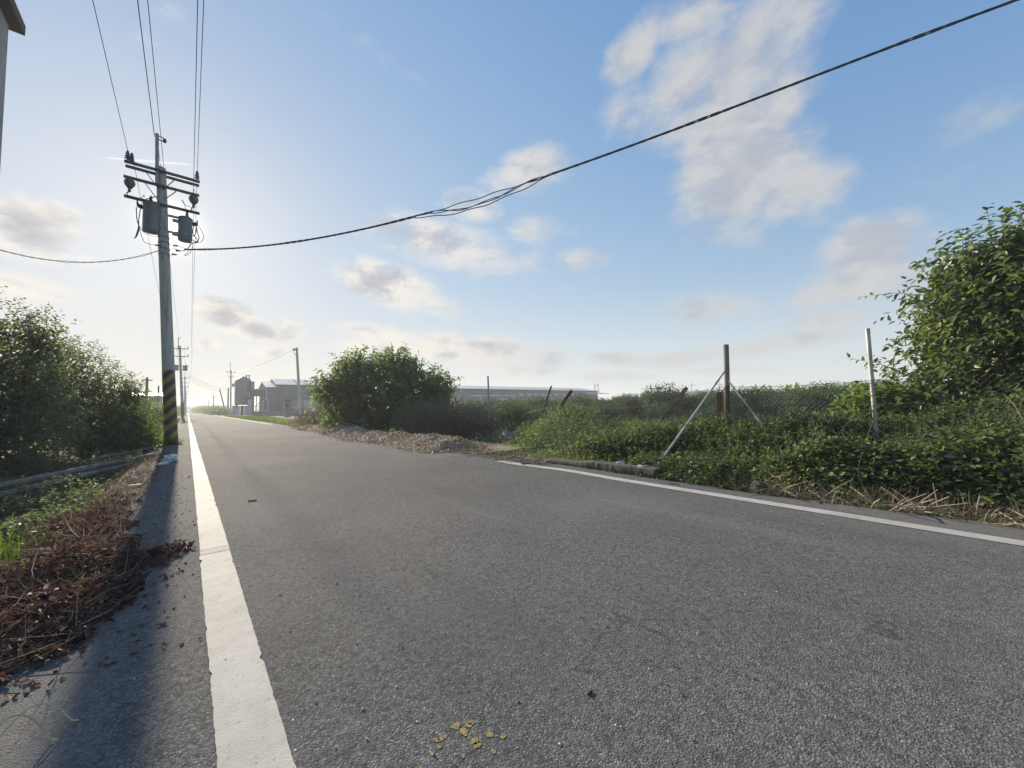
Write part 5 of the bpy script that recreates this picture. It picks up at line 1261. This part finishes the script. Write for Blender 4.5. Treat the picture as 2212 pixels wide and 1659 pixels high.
# tree and vine thicket at the right edge
leafy_plant('tree', (10.5, -1.0, -.6), [((-.1, .0, 2.55), (1.3, 1.35, 1.0)), ((-.2, .75, 1.85), (1.1, 1.15, .8)), ((-.2, .75, 2.75), (.8, .8, .6)), ((0, -1.3, 3.6), (1.5, 1.6, 1.15)), ((-.1, .1, 3.35), (.9, .95, .65)), ((-.2, -.9, 1.4), (1.5, 1.6, 1.2)), ((.2, .6, .95), (1.2, 1.2, .7)), ((0, -2.6, 2.4), (1.6, 1.6, 1.9)), ((-1.0, -.2, .8), (1.1, 1.0, .8)), ((-.1, .85, 3.3), (.8, .62, .6)), ((-.1, .35, 3.75), (.8, .8, .5)), ((-1.2, -1.2, 1.3), (1.0, 1.0, 1.0))],
            'leafy tree rising at the right edge of the picture', 'tree', 'leaf_tree', 3900, .16, .5, 95, shoot=.52, stray=260, fill=.34, trunk_r=.1, droop=.45)
leafy_plant('vine_thicket', (7.6, -1.15, -.4), [((0, 0, .85), (.8, .65, .8)), ((-.5, -.3, .55), (.7, .7, .6)), ((.2, -.9, 1.1), (.9, .9, 1.0)), ((-1.2, -.5, .3), (.7, .6, .4)), ((.9, .1, 1.1), (.7, .6, .8)), ((-.7, .2, .4), (.7, .5, .5))],
            'olive vine thicket below the right tree', 'thicket', 'leaf_weed', 2700, .075, .8, 96, shoot=.22, fill=.4, stray=20, trunk_r=.03)
leafy_plant('shrub', (9.6, .95, -.55), [((0, 0, .9), (.8, .8, .7)), ((.4, -.7, .8), (.8, .8, .75)), ((-.2, .6, .6), (.6, .6, .5))], 'broad leaved green shrub behind the white fence post', 'shrub', 'leaf_bright', 650, .16, .6, 97, 'shrubs right of the road', shoot=.3, stray=16)

# orchard beyond the field
protos = []
for s in range(3):
    r_ = np.random.default_rng(100 + s); bl = [((r_.uniform(-.3, .3), r_.uniform(-.3, .3), 1.35 + .1 * s), (1.05, 1.05, .62))] + [((1.0 * math.cos(k * 1.57 + s), 1.0 * math.sin(k * 1.57 + s), r_.uniform(.95, 1.35)), (.75, .75, .5)) for k in range(4)]
    protos.append(leafy_plant('orchard_tree', (30 + 4 * s, 3, -.6), bl, 'low spreading dark green tree in the orchard rows', 'tree', 'leaf_orchard', 520, .17, .42, 110 + s, 'orchard trees in rows', shoot=.36, stray=26, shape='kite', n_leaf=6, fill=.35, trunk_r=.09))
rr = random.Random(3); spots = []
for row, X in enumerate((27.5, 31.5, 35.5, 40, 45)):
    for j in range(20):
        Y = -1.5 + j * 2.75 + rr.uniform(-.4, .4) + (row % 2) * 1.3
        az = math.degrees(math.atan2(X, Y))
        if 33 < az < 91: spots.append((X + rr.uniform(-.5, .5), Y))
for (x, y) in [(13, 15.5), (15.5, 14), (17.5, 17.5), (19.5, 14.5), (16, 20), (20.5, 19), (22, 16), (23, 12.5), (24, 21), (21.5, 24), (25, 10)]: spots.append((x, y))
for i, (x, y) in enumerate(spots):
    o = protos[i] if i < 3 else copy_tree(protos[i % 3])
    s = (rr.uniform(1.02, 1.25) if y < 17 else rr.uniform(.9, 1.1)) if x > 26 else rr.uniform(.66, .8)
    o.location = (x, y, float(ground_z(x, y))); o.rotation_euler = (0, 0, rr.uniform(0, 6.28)); o.scale = (s, s, s * rr.uniform(.9, 1.08))

# banana plants showing over the orchard
def banana(loc, seed):
    rng = np.random.default_rng(seed); root = thing('banana_plant', loc, 'pale green banana plant top showing over the orchard', 'banana plant', 'banana plants behind the orchard')
    mb = MB(); l = Vector(loc); mb.tube([l, l + Vector((.03, 0, .9)), l + Vector((0, .03, 1.7))], [.14, .11, .07], 10); mb.build('stem', M['leaf_banana'], root, smooth=True)
    for i in range(7):
        an = i * 2.4 + rng.random(); tilt = .25 + .5 * rng.random(); L = 1.1 + .5 * rng.random(); n = 9; vs = []; fs = []
        u = Vector((math.cos(an), math.sin(an), 0)); s = Vector((-math.sin(an), math.cos(an), 0)); b = l + Vector((0, 0, 1.6))
        for k in range(n + 1):
            t = k / n; c = b + u * (L * tilt * t * (1 + .5 * t)) + Vector((0, 0, L * (t - .45 * tilt * t * t * 1.6))); w = .19 * math.sin(math.pi * min(1, .12 + t * .9)) ** .7 * (1 if t < 1 else .1)
            jag = rng.uniform(.75, 1.1)
            vs += [c + s * w * jag + Vector((0, 0, .06)), c, c - s * w * jag + Vector((0, 0, .06))]
        for k in range(n): fs += [(3 * k, 3 * k + 1, 3 * k + 4, 3 * k + 3), (3 * k + 1, 3 * k + 2, 3 * k + 5, 3 * k + 4)]
        o = np_object('leaf', np.array([tuple(q) for q in vs]), np.array(fs), M['leaf_banana'], root, np.full(len(vs), rng.random()))
    return root
bp = banana((48, 8, -.6), 5)
for i, (x, y) in enumerate([(1640, 831), (1668, 832), (1700, 829), (1722, 827), (1760, 833), (1790, 828), (1812, 829), (1850, 826), (1868, 829), (1890, 832)]):
    o = bp if i == 0 else copy_tree(bp); a = P(x, y, R=44 + (i % 3) * 2); o.location = (a.x, a.y, -.6); o.rotation_euler = (0, 0, i * 1.3); s = (a.z + .75) / 2.9; o.scale = (s, s, s)
leafy_plant('tree', tuple(P(1903, 905, R=60)), [((0, 0, 2.3), (1.0, 1.2, 1.3)), ((.3, -.9, 1.8), (1.0, 1.0, 1.0)), ((0, .3, 3.3), (.6, .7, .8))], 'dark conical treetop just right of the white fence post', 'tree', 'leaf_dark', 600, .2, .3, 121, shoot=.4, shape='kite', stray=10)
# greenery along the road further on
for i, (x, y, bl, lab) in enumerate([(5.4, 105, [((0, 0, .7), (2.0, 10, .9)), ((-.2, 24, .8), (1.8, 12, 1.0))], 'green hedge beyond the silo pole'), (7.5, 160, [((0, 0, .9), (4, 16, 1.3)), ((-2.0, 40, 1.2), (4, 20, 1.6))], 'far hedge at the end of the road'), (1.5, 330, [((-6, 0, 2), (6, 10, 3)), ((4, 0, 1.6), (6, 10, 2.4)), ((-16, 10, 2), (8, 10, 3))], 'hazy clump of trees closing the road')]):
    leafy_plant('hedge', (x, y, -.1), bl, lab, 'hedge', 'leaf_shrub', 700, .32 + .12 * i, .5, 130 + i, 'far roadside hedges', shoot=.7 + .2 * i, shape='kite')

grass('grass', 'rough green grass by the yard before the shed', (4.5, 9.5, 27, 78), 9000, .22, .03, 'grass', 93)

# ================================================================== fence
FX = 7.5
fence = thing('chain_link_fence', (FX, 2.85, 0), 'rusty chain link fence with wooden end post and white pipe post', 'fence')
mb = MB(); mb.tube([(FX, 2.87, -.5), (FX + .005, 2.85, .7), (FX, 2.83, 1.22)], [.047, .046, .045], 14); mb.build('post', M['post_wood'], fence, smooth=True)['label'] = 'dark rotten lower half of the wooden post'
mb = MB(); mb.tube([(FX, 2.83, 1.19), (FX, 2.815, 1.94)], [.0465, .0455], 14); mb.build('post', M['post_grey'], fence, smooth=True)['label'] = 'pale grey upper half of the wooden post'
mb = MB(); mb.box((FX - .08, 2.955, .5), (.06, .075, 1.15), Matrix.Rotation(R(1.5), 3, 'X')); mb.build('board', M['rust'], fence, bevel=.006)
mb = MB(); mb.tube([(FX, .87, -.5), (FX, .885, .6), (FX, .90, 1.92)], [.027, .027, .027], 14); mb.build('post', M['pipe_white'], fence, smooth=True)['label'] = 'pale galvanised pipe post with rust stains'
mb = MB(); mb.tube([(FX, -2.1, -.5), (FX, -2.1, 1.7)], .027, 12); mb.build('post', M['pipe_white'], fence, smooth=True)
mb = MB(); mb.tube([(FX - .03, 2.835, 1.47), (5.12, 2.9, .02)], .016, 10); mb.build('brace', M['pipe_white'], fence, smooth=True)
mb = MB(); mb.tube([(5.12, 2.9, .03), (5.0, 2.78, -.02), (4.75, 2.62, .01)], .006, 5); mb.build('tie_wire', M['wire'], fence)
mb = MB(); mb.tube([(FX - .03, 2.79, 1.27), (FX - .1, 2.24, .45)], .015, 10); mb.build('brace', M['pipe_white'], fence, smooth=True)
def top_right(y): return 1.185 - .03 * math.sin(math.pi * min(max((2.83 - y) / 1.95, 0), 1))
SX = np.array([2.83, 3.3, 3.9, 4.5, 5.3, 6.2, 7.2, 8.2]); SZ = np.array([1.15, 1.05, .93, .84, .80, .84, .86, .7])
def top_left(y): return float(np.interp(y, SX, SZ))
def chain_link(y0, y1, top, bottom, seed, lean=0.0, p=.072):
    rng = np.random.default_rng(seed); vs = []; fs = []; r = .0022
    n = int(abs(y1 - y0) / (p / 2)) ; sg = 1 if y1 > y0 else -1
    for k in range(0, n, 1):
        yc = y0 + sg * k * p / 2; zt = top(yc)
        if k % 1: continue
        pts = []; j = 0; z = zt
        while z > bottom(yc):
            pts.append((FX - .055 + lean * (zt - z) + .03 * math.sin(yc * 2.3 + z) + .01 * math.sin(z * 9), yc + (p / 4 if (j + k) % 2 else -p / 4) + .01 * math.sin(z * 5 + k), z)); z -= p * .52; j += 1
        if len(pts) < 2: continue
        b = len(vs)
        for q in pts:
            for a in (0, 2.1, 4.2): vs.append((q[0] + r * math.cos(a), q[1] + r * math.sin(a) * .7, q[2] + r * math.sin(a) * .7))
        for i in range(len(pts) - 1):
            for a in range(3): fs.append((b + 3 * i + a, b + 3 * i + (a + 1) % 3, b + 3 * i + 3 + (a + 1) % 3, b + 3 * i + 3 + a))
    return np.array(vs), np.array(fs)
v, f = chain_link(2.83, -2.1, top_right, lambda y: .1, 1); o = np_object('wire_mesh', v, f, M['mesh_wire'], fence); o['kind'] = 'stuff'
v, f = chain_link(2.9, 8.2, top_left, lambda y: .25, 2, .25); o = np_object('sagging_mesh', v, f, M['mesh_wire'], fence); o['kind'] = 'stuff'
for (yy, tf, dz) in [((2.83, -2.1), top_right, -.02), ((2.83, -2.1), top_right, -.62), ((2.85, 8.2), top_left, -.02), ((2.85, 8.2), top_left, -.3)]:
    mb = MB(); mb.tube([(FX - .06, y, tf(y) + dz) for y in np.linspace(yy[0], yy[1], 30)], .0035, 5); mb.build('tension_wire', M['wire'], fence, smooth=True)
mb = MB()
for z in (.25, .45, .62, .8, .95, 1.12):
    mb.lathe((FX, .9, z), [(.0285, 0), (.031, .004), (.0285, .008)], 12)
mb.build('tie_wire', M['rust'], fence)
def stake(name, a, b, r, mat, label, square=None):
    mb = MB(); a, b = Vector(a), Vector(b); d = (b - a)
    if square: mb.bar(a, b, square[0], square[1])
    else: mb.tube([a - d * .5, a.lerp(b, .5) + Vector((0, .01, 0)), b], [r, r * .95, r * .9], 10)
    return tag(mb.build(name, M[mat], smooth=not square, bevel=.004 if square else 0), label, 'stake', 'old stakes of the fallen fence')
stake('steel_post', P(1058, 915, X=FX), P(1054, 812, X=FX), .03, 'steel', 'upright steel post right of the big shrub, clear of the fence')
stake('wooden_stake', P(1175, 885, X=FX), P(1191, 834, X=FX), .028, 'post_wood', 'thin wooden stake leaning right above the brambles')
stake('wooden_log', P(1209, 880, X=FX), P(1234, 844, X=FX), .055, 'post_wood', 'thick broken log leaning right above the brambles')
stake('plank', P(1430, 905, X=FX), P(1484, 837, X=FX), .03, 'post_wood', 'dark split plank leaning right beside the diagonal pipe', (.03, .07))

# ================================================================== air
mb = MB(); mb.box2((-1700, -1700, -1.7), (1700, 1700, 13.5))
hz, t, out = material('haze'); hv = t.new('ShaderNodeVolumePrincipled'); hv.inputs['Color'].default_value = (.92, .94, .97, 1); hv.inputs['Density'].default_value = .0015; hv.inputs['Anisotropy'].default_value = .2; t.l.new(hv.outputs[0], out.inputs['Volume'])
hz_o = tag(mb.build('haze', hz), 'thin pale haze filling the air', 'haze', kind='stuff')
